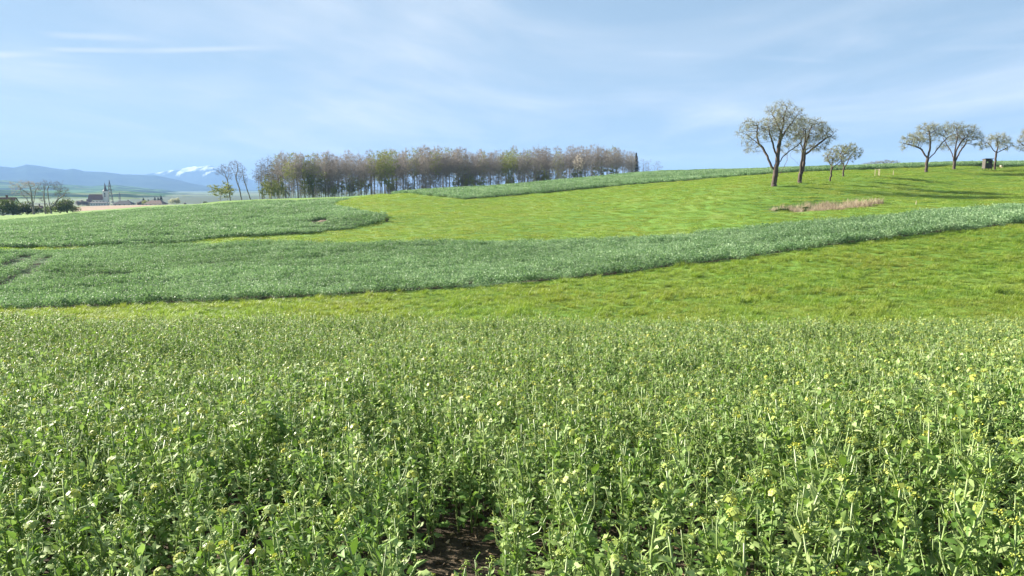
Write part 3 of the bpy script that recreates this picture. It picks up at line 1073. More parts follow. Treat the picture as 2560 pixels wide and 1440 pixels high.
# meadows
NEAR_MEADOW = [(e[0] * (e[1] + .6), e[1] + .6) for e in FRONT_EDGE_U] + xy(B1)[::-1]
P = jgrid(NEAR_MEADOW, .46, 24, .6)
P = P[in_view(P, .84)]
g_near = [grass_patch(400 + k, .42, 150, .15, .011, M['grass']) for k in range(5)] + [grass_patch(410 + k, .24, 130, .27, .011, M['grass']) for k in range(2)]
zs_ = .85 + .55 * vnoise(P[:, 0] / 1.1, P[:, 1] / 1.1, 36) + .25 * vnoise(P[:, 0] / .45, P[:, 1] / .45, 37)
zs_ = np.maximum(zs_, .3) * np.random.default_rng(71).choice([.6, .9, .9, 1.35], len(P))
scatter_patches('near_meadow_grass', P, g_near, 'tufted yellow green grass of the meadow strip just behind the front field', 'grass', .8, 1.2, 44, zs_)
far_poly = xy(B2) + xy(B4)[::-1] + [pix_at(960, 484, 214)[:2], pix_at(872, 492, 209)[:2]] + xy(B3)[::-1]
P = jgrid(far_poly, 1.0, 25, .6)
P = P[in_view(P, .84)]
P = P[(((P[:, 0] - REED_C[0]) / 7.2) ** 2 + ((P[:, 1] - REED_C[1]) / 2.5) ** 2) > 1]
g_far = [grass_patch(420 + k, .85, 240, .13, .02, M['grass']) for k in range(5)]
zs_ = (.85 + .4 * vnoise(P[:, 0] / 2.3, P[:, 1] / 2.3, 38)) * np.random.default_rng(72).choice([.7, 1, 1, 1.6], len(P))
scatter_patches('far_meadow_grass', P, g_far, 'bright green meadow grass on the slope below the pear trees', 'grass', .85, 1.2, 45, zs_)

# clods and straw bits on the bare near soil
P = jgrid([(-4.5, 1.9), (4.5, 1.9), (5.5, 7), (-5.5, 7)], .075, 26, .6)
r_ = np.random.default_rng(8)
P = P[r_.random(len(P)) < .75]


def clod(seed):
    r = np.random.default_rng(seed)
    mb = MB()
    d = np.array([(1, 0, 0), (-1, 0, 0), (0, 1, 0), (0, -1, 0), (0, 0, 1), (0, 0, -.5)]) * r.uniform(.6, 1.3, (6, 1)) + r.uniform(-.25, .25, (6, 3))
    mb.add(d, [(0, 2, 4), (2, 1, 4), (1, 3, 4), (3, 0, 4), (2, 0, 5), (1, 2, 5), (3, 1, 5), (0, 3, 5)])
    return mb.mesh('clod', [M['clod']])


clods = [clod(k) for k in range(5)]
zc_ = zfun(P[:, 0], P[:, 1])
n = len(P)
s_ = .006 + .034 * r_.random(n) ** 3
gn_scatter('soil_clods', np.stack([P[:, 0], P[:, 1], zc_], -1), np.stack([r_.uniform(0, 6, n), r_.uniform(0, 6, n), r_.uniform(0, 6, n)], -1),
           np.stack([s_ * r_.uniform(.7, 2.2, n), s_, s_ * .7], -1), r_.integers(0, 5, n), clods, 'brown crumbly soil clods showing between the nearest plants', 'soil')


M['litter'] = leaf_mat('litter', [(0.1, (0.2, 0.13, 0.07)), (0.6, (0.42, 0.3, 0.17)), (0.9, (0.55, 0.44, 0.28)), (1.0, (0.6, 0.3, 0.06))], 0.8, 0.2, 0.2, (0.5, 0.3, 0.1))
lits = []
for k in range(4):
    mb = MB()
    rk = np.random.default_rng(60 + k)
    leaf_geo(mb, np.array([0, 0, .004]), 0, .25, 1.0, [.28, .2, .06, .05][k], .5, .3, 5, k < 2, rk)
    lits.append(mb.mesh('litter_kind', [M['litter']], True))
n = 1500
LP = np.stack([r_.uniform(-5, 5, n), r_.uniform(2.6, 7, n)], -1)
sl = r_.uniform(.02, .06, n)
gn_scatter('leaf_litter', np.stack([LP[:, 0], LP[:, 1], zfun(LP[:, 0], LP[:, 1]) + .006], -1), np.stack([r_.normal(0, .15, n), r_.normal(0, .15, n), r_.uniform(0, 6.28, n)], -1),
           np.stack([sl, sl, sl], -1), r_.integers(0, 4, n), lits, 'dry tan leaf and straw litter on the soil under the nearest plants', 'leaf litter')


# ------------------------------------------------------------------ trees
def colonize(att, nodes, parents, step, infl, kill, iters, r, up=0.0):
    nodes = [np.array(p, float) for p in nodes]
    parents = list(parents)
    N0 = np.array(nodes)
    D = np.linalg.norm(att[:, None] - N0[None], axis=2)
    near = D.argmin(1); dist = D.min(1)
    alive = np.ones(len(att), bool)
    for it in range(iters):
        act = alive & (dist < infl)
        if it < 12 and not act.any():
            act = alive
        if not act.any():
            break
        ids = near[act]
        arr = np.array(nodes)
        d = att[act] - arr[ids]
        d /= np.linalg.norm(d, axis=1)[:, None] + 1e-9
        uq, inv = np.unique(ids, return_inverse=True)
        sm = np.zeros((len(uq), 3))
        np.add.at(sm, inv, d)
        sm += r.normal(0, .25, sm.shape)
        sm[:, 2] += up
        sm /= np.linalg.norm(sm, axis=1)[:, None] + 1e-9
        new = arr[uq] + sm * step
        o = len(nodes)
        nodes.extend(new)
        parents.extend(uq.tolist())
        D = np.linalg.norm(att[:, None] - new[None], axis=2)
        m = D.argmin(1); dm = D.min(1)
        b = dm < dist
        near[b] = o + m[b]; dist[b] = dm[b]
        alive &= dist > kill
        if len(nodes) > 6000:
            break
    return np.array(nodes), np.array(parents)


def tree_mesh(nodes, parents, rbase, rtip, r, thick, twig_per_tip=4, twig_len=.5, twig_w=.02, bud_n=0, bud_size=.06, droop=0.0, node_twigs=.3):
    """returns (trunk MB, branch MB, twig quads, bud quads)"""
    n = len(nodes)
    kids = [[] for _ in range(n)]
    for i in range(n):
        if parents[i] >= 0:
            kids[parents[i]].append(i)
    cnt = np.zeros(n)
    for i in range(n - 1, -1, -1):
        cnt[i] = max(1.0, sum(cnt[k] for k in kids[i]))
    ex = math.log(rbase / rtip) / math.log(max(cnt[0], 3))
    rad = rtip * cnt ** ex
    trunk, br = MB(), MB()
    starts = [(0, -1)]
    while starts:
        i, p = starts.pop()
        ch = [p, i] if p >= 0 else [i]
        while kids[i]:
            ks = sorted(kids[i], key=lambda k: -cnt[k])
            for k in ks[1:]:
                starts.append((k, i))
            i = ks[0]
            ch.append(i)
        if len(ch) < 2:
            continue
        pts = nodes[ch]
        rr = rad[ch].copy()
        if p >= 0:
            rr[0] = min(rad[p], rr[1] * 1.25)
        # split into thick (trunk, limbs) and thin
        k = int(np.sum(rr > thick))
        if k >= 2:
            sides = 8 if rr[0] > .15 else 5
            trunk.tube(pts[:k], rr[:k], sides)
            if len(pts) > k:
                br.tube(pts[k - 1:], rr[k - 1:], 3)
        else:
            br.tube(pts, rr, 3)
    tips = np.array([i for i in range(n) if not kids[i]])
    side = np.array([i for i in range(n) if kids[i] and rad[i] < thick * 1.2 and r.random() < node_twigs], int)
    src = np.concatenate([np.repeat(tips, twig_per_tip), side]).astype(int)
    d0 = nodes[src] - nodes[parents[src]]
    d0 /= np.linalg.norm(d0, axis=1)[:, None] + 1e-9
    d = d0 * .8 + r.normal(0, .55, d0.shape)
    d[:, 2] -= droop
    d /= np.linalg.norm(d, axis=1)[:, None]
    L_ = twig_len * r.uniform(.5, 1.3, len(src))[:, None]
    s = np.cross(d, r.normal(size=d.shape)); s /= np.linalg.norm(s, axis=1)[:, None] + 1e-9
    b = nodes[src]
    W = twig_w * r.uniform(.6, 1.2, len(src))[:, None]
    e = b + d * L_
    twq = np.stack([b - s * W * .5, b + s * W * .5, e + s * W * .15, e - s * W * .15], 1)
    bq = np.zeros((0, 4, 3))
    if bud_n:
        j = r.integers(0, len(src), bud_n)
        t = r.random((bud_n, 1)) ** .7
        c = b[j] + d[j] * L_[j] * t + r.normal(0, .05, (bud_n, 3))
        a1 = r.normal(size=(bud_n, 3)); a1 /= np.linalg.norm(a1, axis=1)[:, None]
        a2 = np.cross(a1, r.normal(size=(bud_n, 3))); a2 /= np.linalg.norm(a2, axis=1)[:, None]
        s_ = bud_size * r.uniform(.5, 1.3, bud_n)[:, None]
        bq = np.stack([c - a1 * s_, c - a2 * s_ * .6, c + a1 * s_, c + a2 * s_ * .6], 1)
    return trunk, br, twq, bq


def tree_parts(tr, br, twq, bq, bark, twig, bud):
    parts = []
    parts.append(('trunk', tr.mesh('trunk', [bark], True)))
    if br.n:
        parts.append(('branches', br.mesh('branches', [bark], True)))
    if bud is twig or len(bq) == 0:
        parts.append(('crown', quads_mesh('crown', np.concatenate([twq, bq]), twig)))
    else:
        parts.append(('crown', quads_mesh('crown', bq, bud)))
        parts.append(('twigs', quads_mesh('twigs', twq, twig)))
    return parts


def place_tree(name, parts, loc, label, cat='tree', group=None, rz=0.0, scale=(1, 1, 1)):
    t = thing(name, label, cat, loc, rz, group, scale)
    for nm, me in parts:
        link(nm, me, t)
    return t


def blob_points(ells, n, r, shell=.25):
    """attraction points inside a union of ellipsoids (cx, cy, cz, rx, ry, rz)"""
    E = np.array(ells, float)
    vol = E[:, 3] * E[:, 4] * E[:, 5]
    k = r.choice(len(E), n, p=vol / vol.sum())
    d = r.normal(size=(n, 3)); d /= np.linalg.norm(d, axis=1)[:, None]
    q = r.random(n) ** shell
    return E[k, :3] + d * q[:, None] * E[k, 3:]


def sketch_tree(seed, base, mpp, limbs, ells, natt, rbase, step=.34, bud_n=5000, bud_size=.038, twig=.7, bud='bud_pear', ydepth=.85, bark='bark', twm='twig', infl=3.2, twn=16, tww=.019):
    """pear tree from limbs and crown ellipses drawn over the enlarged photo; mpp metres per drawn pixel"""
    r = np.random.default_rng(seed)

    def conv(p):
        return np.array([(p[0] - base[0]) * mpp, 0.0, (base[1] - p[1]) * mpp])
    nodes, parents = [], []
    for li, limb in enumerate(limbs):
        pts = [conv(p) for p in limb]
        L_ = sum(np.linalg.norm(b - a) for a, b in zip(pts[:-1], pts[1:]))
        off = 0.0 if li == 0 else r.uniform(.18, .5) * L_ * (1 if li % 2 else -1)
        # resample
        cum = np.concatenate([[0], np.cumsum([np.linalg.norm(b - a) for a, b in zip(pts[:-1], pts[1:])])])
        m = max(2, int(cum[-1] / step) + 1)
        ss = np.linspace(0, cum[-1], m)
        arr = np.array([[np.interp(s, cum, [p[k] for p in pts]) for k in range(3)] for s in ss])
        arr[:, 1] += off * (ss / cum[-1]) ** 1.3
        arr += r.normal(0, .035, arr.shape) * (np.arange(m)[:, None] > 0)
        if not nodes:
            nodes = [arr[0]]; parents = [-1]
            last = 0
        else:
            last = int(np.argmin([np.linalg.norm((q - arr[0]) * [1, .4, 1]) for q in nodes]))
            arr[:, 1] += nodes[last][1]
        for q in arr[1:]:
            nodes.append(q); parents.append(last); last = len(nodes) - 1
    E = []
    for (x, y, rx, ry) in ells:
        c = conv((x, y))
        E.append((c[0], r.uniform(-.25, .25) * rx * mpp, c[2], rx * mpp, max(rx, ry) * mpp * ydepth * 1.15, ry * mpp))
    att = blob_points(E, natt, r, .42)
    nd, pa = colonize(att, nodes, parents, step, infl, step * 1.25, 60, r, .05)
    tr, br, tw, bq = tree_mesh(nd, pa, rbase, .017, r, .045, twn, twig, tww, bud_n, bud_size, .1, .6)
    # root flare
    tr.tube([(0, 0, -.3), (0, 0, 0.0), (0, 0, .35)], [rbase * 1.5, rbase * 1.28, rbase * .98], 8)
    return tree_parts(tr, br, tw, bq, M[bark], M[twm], M[bud])


def gpos(px, py, Y):
    x, y, z = pix_at(px, py, Y)
    return (x, y, zat(x, y) - .05)


m1 = 420 / 1833.0
m2 = 420 / 2160.0


def mpp_of(zoom, Y):
    return zoom * Y / F


big_pear = sketch_tree(1, (670, 1020), mpp_of(m1, 110),
                       [[(670, 1020), (676, 920), (685, 850), (690, 760), (697, 660), (705, 560), (715, 480), (735, 380), (742, 270), (762, 200)],
                        [(682, 850), (645, 820), (600, 700), (560, 600), (500, 540), (430, 470), (340, 420)], [(690, 720), (660, 650), (600, 530), (560, 450), (540, 400)],
                        [(708, 550), (760, 440), (850, 340), (905, 260)], [(712, 770), (740, 710), (800, 640), (870, 590), (900, 520)],
                        [(690, 930), (770, 830), (820, 740), (832, 680)], [(520, 560), (490, 460), (480, 370)], [(720, 470), (690, 360), (640, 260)]],
                       [(715, 225, 165, 105), (400, 410, 150, 110), (620, 400, 190, 130), (400, 590, 110, 90), (870, 300, 120, 110), (850, 510, 110, 120), (740, 330, 200, 120), (790, 620, 80, 60)],
                       2100, .37, bud_n=32000)
place_tree('pear_tree', big_pear, gpos(1935, 465, 110), 'tallest pear tree with wide crown and thick trunk, leftmost on the right-hand slope', 'tree')
second_pear = sketch_tree(2, (968, 995), mpp_of(m1, 114),
                          [[(968, 995), (967, 880), (972, 760), (985, 640), (1000, 560), (1000, 420)], [(978, 900), (1002, 800), (1020, 700), (1040, 590), (1100, 480), (1112, 380)],
                           [(1030, 690), (1080, 640), (1150, 570), (1280, 470)], [(962, 810), (905, 745), (865, 700), (890, 655)], [(980, 650), (945, 570), (940, 450)],
                           [(1020, 640), (1110, 600), (1210, 590)], [(1040, 580), (1050, 480), (1060, 380)]],
                          [(1050, 390, 165, 100), (1230, 480, 110, 105), (1140, 580, 130, 70), (930, 430, 85, 140), (950, 610, 70, 60), (1100, 480, 150, 100)], 1700, .3, bud_n=25000)
place_tree('pear_tree', second_pear, gpos(2000, 459, 114), 'pear tree with forked trunk standing just right of the tallest pear tree', 'tree')
third = sketch_tree(3, (1287, 970), mpp_of(m1, 118), [[(1287, 970), (1295, 880), (1296, 800), (1300, 730)], [(1297, 830), (1350, 790), (1400, 760)], [(1296, 800), (1250, 740), (1230, 700)]],
                    [(1290, 720, 95, 70), (1380, 750, 70, 55), (1300, 650, 60, 60)], 500, .14, .3, 5000, .05, .4)
place_tree('pear_tree', third, gpos(2075, 453, 118), 'small dark fruit tree between the forked pear tree and the pale rounded tree', 'tree')
fourth = sketch_tree(4, (1440, 925), mpp_of(m1, 126), [[(1440, 925), (1440, 840), (1435, 760), (1425, 690)], [(1442, 830), (1480, 780), (1510, 710)], [(1438, 790), (1400, 730), (1390, 680)]],
                     [(1460, 660, 140, 90), (1520, 700, 80, 60), (1400, 650, 70, 80)], 600, .14, .3, 7500, .05, .45, 'bud_pale')
place_tree('pear_tree', fourth, gpos(2108, 441, 126), 'small pale green rounded tree right of the small dark fruit tree', 'tree')
fifth = sketch_tree(5, (897, 765), mpp_of(m2, 140), [[(897, 765), (900, 680), (905, 590), (930, 450), (922, 350), (900, 250)], [(905, 590), (860, 520), (840, 470), (750, 420), (650, 400)],
                                                     [(912, 600), (980, 520), (1000, 480), (1050, 390), (1090, 320)], [(870, 555), (858, 480), (830, 450)], [(990, 510), (975, 440), (1010, 420)]],
                    [(900, 220, 130, 80), (680, 360, 140, 80), (600, 440, 65, 50), (1030, 250, 110, 80), (830, 330, 150, 90), (1080, 420, 65, 80)], 1250, .27, .36, 22000, .042)
place_tree('pear_tree', fifth, gpos(2315, 430, 140), 'broad pear tree with a clean trunk, leftmost of the row on the hilltop', 'tree')
sixth = sketch_tree(6, (1270, 745), mpp_of(m2, 145), [[(1270, 745), (1270, 690), (1270, 630), (1280, 500), (1340, 380), (1400, 330)], [(1265, 640), (1245, 520), (1200, 410), (1180, 330)],
                                                      [(1262, 610), (1240, 430), (1220, 330)], [(1280, 640), (1340, 520), (1420, 440), (1470, 360)]],
                    [(1230, 230, 125, 90), (1400, 270, 145, 100), (1530, 320, 95, 85), (1320, 330, 165, 95), (1150, 430, 60, 60), (1550, 420, 55, 55)], 1250, .28, .36, 22000, .042)
place_tree('pear_tree', sixth, gpos(2385, 424, 145), 'pear tree with low branching stems, second in the hilltop row', 'tree')
seventh = sketch_tree(7, (1795, 745), mpp_of(m2, 146), [[(1795, 745), (1793, 640), (1795, 530), (1815, 460), (1795, 380), (1800, 330)], [(1790, 530), (1740, 460), (1690, 390), (1640, 420)],
                                                        [(1800, 530), (1860, 490), (1930, 450)]],
                      [(1790, 360, 140, 70), (1890, 430, 110, 65), (1650, 430, 75, 55)], 700, .19, .36, 8000, .05)
place_tree('pear_tree', seventh, gpos(2487, 424, 146), 'small pear tree with straight dark trunk right beside the hunting hide', 'tree')
eighth = sketch_tree(8, (2250, 745), mpp_of(m2, 146), [[(2250, 745), (2250, 640), (2255, 560), (2250, 420), (2230, 320)], [(2250, 570), (2180, 470), (2110, 400)], [(2252, 560), (2320, 470), (2400, 400)]],
                     [(2230, 330, 150, 90), (2130, 420, 90, 100), (2360, 400, 120, 90)], 900, .24, .36, 15000, .042)
place_tree('pear_tree', eighth, gpos(2578, 424, 146), 'pear tree whose crown enters the picture at the right edge', 'tree')


# ---- forest trees
def forest_proto(seed, H, wid, crown0, natt, bark, twig, bud, bud_n=0, bud_size=.1, lean=0.0, infl=5.0, tw_n=9, trunk=.0075):
    r = np.random.default_rng(seed)
    step = .55
    k = int(H * .8 / step)
    zz = np.linspace(0, H * .82, k)
    w = np.cumsum(r.normal(0, .045, (k, 2)), 0)
    nodes = np.stack([w[:, 0] + lean * zz, w[:, 1], zz], -1)
    parents = np.arange(-1, k - 1)
    E = []
    cz = H * (crown0 + 1) / 2
    E.append((nodes[-1, 0] * .8, 0, cz + H * .03, wid * .5, wid * .5, H * (1 - crown0) / 2))
    for q in range(4):
        a = r.uniform(0, 2 * pi)
        E.append((lean * cz + cos(a) * wid * .3, sin(a) * wid * .3, cz + r.uniform(-.1, .12) * H, wid * .3, wid * .3, H * .13))
    att = blob_points(E, natt, r, .4)
    nd, pa = colonize(att, nodes, parents, step, infl, .85, 40, r, .35)
    tr, br, tw, bq = tree_mesh(nd, pa, H * trunk, .016, r, .05, tw_n, 1.1, .045, bud_n, bud_size, -.25, .8)
    tr.tube([(0, 0, -.6), (0, 0, .1), tuple(nd[1])], [H * trunk * 1.4, H * trunk * 1.2, H * trunk], 6)
    return tree_parts(tr, br, tw, bq, bark, twig, bud)


FP = []
for k in range(7):
    FP.append(forest_proto(500 + k, 20.0, [6.5, 7.5, 5.5, 7.0, 6.0, 8.0, 5.0][k], [.34, .36, .4, .3, .38, .28, .42][k], 520, M['wood_bark'], M['twig_red'], M['twig_red'], 3200, .12))
FG = [forest_proto(520 + k, 19.0, 6.5, [.25, .4][k], 330, M['wood_bark'], M['twig'], M['bud_green'], 2600, .15) for k in range(2)]
FS = [forest_proto(530 + k, 18.0, 6.0, .35, 230, M['wood_bark'], M['twig'], M['twig'], 250, .08, [-.02, .03, -.09][k]) for k in range(3)]
UB = []
for k in range(3):   # understory saplings
    UB.append(forest_proto(540 + k, 7.5, 4.2, .12, 190, M['wood_bark'], M['bud_green'], M['bud_green'], 2600, .14, 0, 3))
BL = forest_proto(550, 15.0, 6.0, .4, 240, M['wood_bark'], M['blossom'], M['blossom'], 1500, .16)

TOP = [(540, 405), (640, 398), (690, 388), (760, 381), (850, 385), (900, 384), (940, 380), (1040, 374), (1110, 370), (1170, 378), (1230, 380), (1290, 372), (1400, 368), (1540, 366), (1560, 371), (1575, 380),
       (1600, 398), (1650, 405)]
r_ = np.random.default_rng(77)
wood = []
for row, Yr in enumerate((322, 328, 336, 345, 356, 370)):
    lo, hi = 648, 1588
    px = lo + r_.uniform(0, 14)
    while px < hi:
        Y = Yr + r_.uniform(-4, 4) + (px - 640) / 1000 * 22
        wood.append((px, Y, row))
        px += r_.uniform(.6, 1.4) * (23 if row < 3 else 24.5)
for px, Y, row in wood:
    x, y, _ = pix_at(px, 480, Y)
    g = zat(x, y)
    top = pix_at(px, np.interp(px, [p[0] for p in TOP], [p[1] for p in TOP]), Y)[2]
    H = (top - g) * r_.uniform(.8, 1.06)
    u = r_.random()
    green = (u < .1) or (700 < px < 830 and u < .3) or (940 < px < 985 and u < .8) or (1260 < px < 1310 and u < .6)
    if px < 700:
        pr, H0, lab, grp = FS[int(r_.integers(0, 2))], 18.0, 'slender bare tree with open crown at the left end of the wood', 'open crowned trees at the left end of the wood'
    elif green:
        pr, H0, lab, grp = FG[int(r_.integers(0, 2))], 19.0, 'tall tree with fresh yellow green leaf haze inside the bare wood', 'greening trees inside the wood'
    else:
        pr, H0 = FP[int(r_.integers(0, len(FP)))], 20.0
        if row == 0:
            lab, grp = 'tall bare reddish brown tree in the front row of the wood', 'bare trees in the front row of the wood'
        else:
            lab, grp = 'tall bare reddish brown tree in the rows behind the front of the wood', 'bare trees inside the wood'
    s = H / H0
    w = s * r_.uniform(.85, 1.15)
    place_tree('forest_tree', pr, (x, y, g - .2), lab, 'tree', grp, r_.uniform(0, 6.28), (w, w, s))
UT = [forest_proto(560 + k, 9.0, 4.0, .08, 170, M['wood_bark'], M['twig_red'], M['twig_red'], 700, .1, 0, 3) for k in range(2)]
for k in range(100):  # bare undergrowth
    px = r_.uniform(690, 1580)
    Y = 318 + r_.uniform(0, 44) + (px - 640) / 1000 * 22
    x, y, _ = pix_at(px, 480, Y)
    s = r_.uniform(.6, 1.9)
    place_tree('sapling', UT[k % 2], (x, y, zat(x, y) - .2), 'low bare brown sapling among the trunks of the wood', 'sapling', 'bare saplings at the foot of the wood', r_.uniform(0, 6.28), (s, s, s))
for k in range(46):  # saplings along the wood's foot
    px = r_.uniform(655, 1560) if k > 16 else r_.uniform(660, 1000)
    Y = 316 + r_.uniform(0, 40) + (px - 640) / 1000 * 22
    x, y, _ = pix_at(px, 480, Y)
    g = zat(x, y)
    s = r_.uniform(.7, 1.5)
    place_tree('sapling', UB[k % 3], (x, y, g - .2), 'low leafing sapling with pale green buds among the trunks of the wood', 'sapling', 'saplings at the foot of the wood', r_.uniform(0, 6.28), (s, s, s))


def far_tree(name, parts, H0, px, ytop, Y, label, wx=1.0, group=None, rz=0.0, ybase=None):
    x, y, _ = pix_at(px, ytop, Y)
    g = zat(x, y)
    s = (pix_at(px, ytop, Y)[2] - g) / H0
    return place_tree(name, parts, (x, y, g - .15), label, 'tree', group, rz, (s * wx, s * wx, s))


mq = 328 / F / 4
kw = dict(step=.5, twig=.9, ydepth=.9, bark='wood_bark', infl=5, twn=7, tww=.045, bud_size=.09, bud='twig')
place_tree('forest_tree', sketch_tree(711, (305, 640), mq, [[(305, 640), (292, 520), (285, 440), (262, 370), (232, 320)], [(286, 440), (300, 380), (290, 300)], [(275, 410), (215, 365), (180, 335)]],
                                      [(270, 330, 70, 50), (210, 360, 40, 40), (310, 400, 30, 50)], 420, .24, bud_n=900, **kw), gpos(576, 500, 326), 'bare tree with spreading crown, leftmost of three apart from the wood', 'tree')
place_tree('forest_tree', sketch_tree(712, (415, 640), mq, [[(415, 640), (400, 530), (372, 440), (360, 370), (330, 320)], [(370, 410), (388, 330), (372, 262)], [(388, 480), (418, 420), (425, 380)]],
                                      [(370, 290, 60, 45), (330, 340, 40, 40), (400, 370, 40, 60)], 420, .26, bud_n=900, **kw), gpos(604, 500, 330), 'tallest bare tree in the middle of three apart from the wood', 'tree')
place_tree('forest_tree', sketch_tree(713, (510, 635), mq, [[(510, 635), (480, 540), (452, 440), (440, 340)], [(470, 500), (478, 440)]],
                                      [(440, 350, 30, 60), (462, 430, 30, 60)], 220, .22, bud_n=500, **kw), gpos(627, 499, 328), 'thin bare tree leaning left, rightmost of three apart from the wood', 'tree')
far_tree('sapling', UB[0], 7.5, 550, 458, 322, 'rounded pale yellow green bush at the far left foot of the bare trees', 2.0, None, .4)
far_tree('sapling', UB[1], 7.5, 566, 462, 330, 'pale green bush just behind the trunks of the three lone bare trees', 1.6, None, 1.4)
far_tree('sapling', UB[2], 7.5, 660, 462, 318, 'yellow green bush under the open trees at the left end of the wood', 1.5, None, 1.4)
far_tree('forest_tree', BL, 15, 1447, 388, 336, 'pale pinkish blossoming tree inside the right part of the wood', .85, None, .2)
far_tree('forest_tree', FS[1], 18, 1609, 397, 372, 'small bare tree right of the spruce at the right end of the wood', 1.4, None, .5)
far_tree('forest_tree', FS[0], 18, 1622, 400, 376, 'second small bare tree right of the spruce at the end of the wood', 1.4, None, 1.5)
far_tree('forest_tree', FS[2], 18, 1641, 402, 378, 'last small leaning bare tree at the right end of the wood', 1.3, None, 2.5)


def conifer(seed, H, R, n=900):
    r = np.random.default_rng(seed)
    tr = MB()
    tr.tube([(0, 0, -.5), (0, 0, H * .5), (0, 0, H)], [H * .014, H * .009, .01], 6)
    t = r.random(n) ** .75                      # 0 bottom .. 1 top
    z = H * (.1 + .9 * t)
    lay = np.round(t * 15) / 15
    rr = R * (1 - t) * (.55 + .45 * np.abs(np.sin(lay * 50))) + .08
    a = r.uniform(0, 2 * pi, n)
    q = rr * r.uniform(.25, 1.05, n)
    c = np.stack([np.cos(a) * q, np.sin(a) * q, z - q * .25], -1)
    d = np.stack([np.cos(a), np.sin(a), np.full(n, -.35)], -1)
    s = np.stack([-np.sin(a), np.cos(a), r.uniform(-.4, .4, n)], -1)
    L_ = (.35 + .35 * (1 - t))[:, None] * H / 14; W = L_ * .45
    V = np.stack([c - d * L_, c + s * W, c + d * L_, c - s * W], 1)
    return [('trunk', tr.mesh('trunk', [M['wood_bark']], True)), ('crown', quads_mesh('crown', V, M['conifer']))]


def bush(seed, R, H, n, mat, leaf=.16, lobes=7):
    r = np.random.default_rng(seed)
    E = [(r.uniform(-.6, .6) * R, r.uniform(-.5, .5) * R, H * r.uniform(.3, .68), R * r.uniform(.35, .6), R * r.uniform(.35, .6), H * r.uniform(.25, .34)) for _ in range(lobes)]
    c = blob_points(E, n, r, .3)
    c[:, 2] = np.maximum(c[:, 2], .1)
    a1 = r.normal(size=(n, 3)); a1 /= np.linalg.norm(a1, axis=1)[:, None]
    a2 = np.cross(a1, r.normal(size=(n, 3))); a2 /= np.linalg.norm(a2, axis=1)[:, None]
    s = leaf * r.uniform(.5, 1.4, n)[:, None]
    V = np.stack([c - a1 * s, c - a2 * s * .6, c + a1 * s, c + a2 * s * .6], 1)
    tr = MB()
    for k in range(5):
        e = E[k % len(E)]
        tr.tube([(0, 0, -.2), (e[0] * .5, e[1] * .5, e[2] * .6), (e[0], e[1], e[2])], [.09, .06, .03], 4)
    return [('stems', tr.mesh('stems', [M['wood_bark']], True)), ('foliage', quads_mesh('foliage', V, mat))]


SP = conifer(600, 14, 2.6)
far_tree('spruce_tree', SP, 14, 1591, 381, 368, 'dark pointed spruce at the right end of the wood', 1.15)

# trees peeping over the crest at the right
flat = sketch_tree(9, (0, 0), 1.0, [[(0, 0), (0, -2), (0.2, -4)], [(0, -2.5), (-1.5, -4), (-2.5, -4.6)], [(0, -2.6), (1.5, -4.1), (2.6, -4.8)]], [(0, -4.8, 3.0, 1.0), (-1.8, -4.4, 1.6, .7), (1.9, -4.6, 1.6, .7)],
                   300, .2, .36, 700, .1, .6)
for k, (px, yt, wx, lab) in enumerate([(2163, 407, 1.0, 'low bush-like treetop, leftmost of those peeping over the crest'), (2180, 404, 1.1, 'second low treetop from the left peeping over the crest'),
                                       (2197, 402, 1.2, 'middle treetop peeping over the crest behind the pale stakes'), (2218, 400, 1.5, 'widest flat treetop peeping over the crest'),
                                       (2237, 401.5, 1.1, 'rightmost flat treetop peeping over the crest left of the broad pear tree')]):
    far_tree('distant_tree', flat, 5.6, px, yt, 300, lab, wx * .9, None, k * 1.3)

# ---- left edge: hedge, two bare trees
ml = 270 / F / 9.6
kw = dict(step=.45, twig=.9, ydepth=.9, bark='wood_bark', infl=4.5, twn=8, tww=.04)
lb1 = sketch_tree(701, (820, 1280), ml, [[(820, 1280), (815, 1100), (800, 900), (800, 760), (770, 600), (740, 500)], [(830, 1010), (855, 850), (870, 700), (930, 600), (940, 520)],
                                         [(800, 850), (740, 770), (640, 690), (600, 600)], [(800, 1100), (700, 1000), (620, 890), (500, 820), (420, 680), (380, 600)], [(790, 850), (640, 830)]],
                  [(400, 590, 110, 110), (620, 560, 150, 85), (830, 560, 150, 85), (920, 660, 80, 110), (430, 780, 80, 70), (650, 780, 110, 80)], 900, .4, bud_n=1600, bud_size=.09, twm='twig_red', bud='twig_red', **kw)
lb2 = sketch_tree(702, (1235, 1230), ml, [[(1235, 1230), (1222, 1070), (1195, 850), (1190, 650), (1230, 570)], [(1230, 1090), (1320, 1000), (1350, 900), (1380, 750), (1400, 580), (1390, 480)],
                                          [(1345, 920), (1450, 850), (1570, 800), (1650, 740)], [(1222, 1070), (1280, 960), (1330, 820)]],
                  [(1390, 560, 120, 110), (1580, 700, 130, 120), (1250, 520, 90, 80), (1600, 860, 100, 60), (1450, 720, 90, 90)], 800, .34, bud_n=900, bud_size=.08, bud='twig', **kw)
lb3 = sketch_tree(703, (1105, 1220), ml, [[(1105, 1220), (1100, 950), (1095, 800), (1110, 650), (1100, 540)], [(1098, 960), (1060, 870), (1050, 800)], [(1105, 700), (1140, 560), (1130, 460)]],
                  [(1080, 560, 60, 120), (1130, 450, 60, 50), (1060, 860, 50, 80)], 320, .25, bud_n=400, bud_size=.08, bud='twig', **kw)
place_tree('bare_tree', lb1, gpos(85, 534, 270), 'wide bare reddish tree, left one of the pair at the hedge on the far left', 'tree')
place_tree('bare_tree', lb3, gpos(114, 530, 273), 'narrow bare upright tree between the two wide bare trees at the left hedge', 'tree')
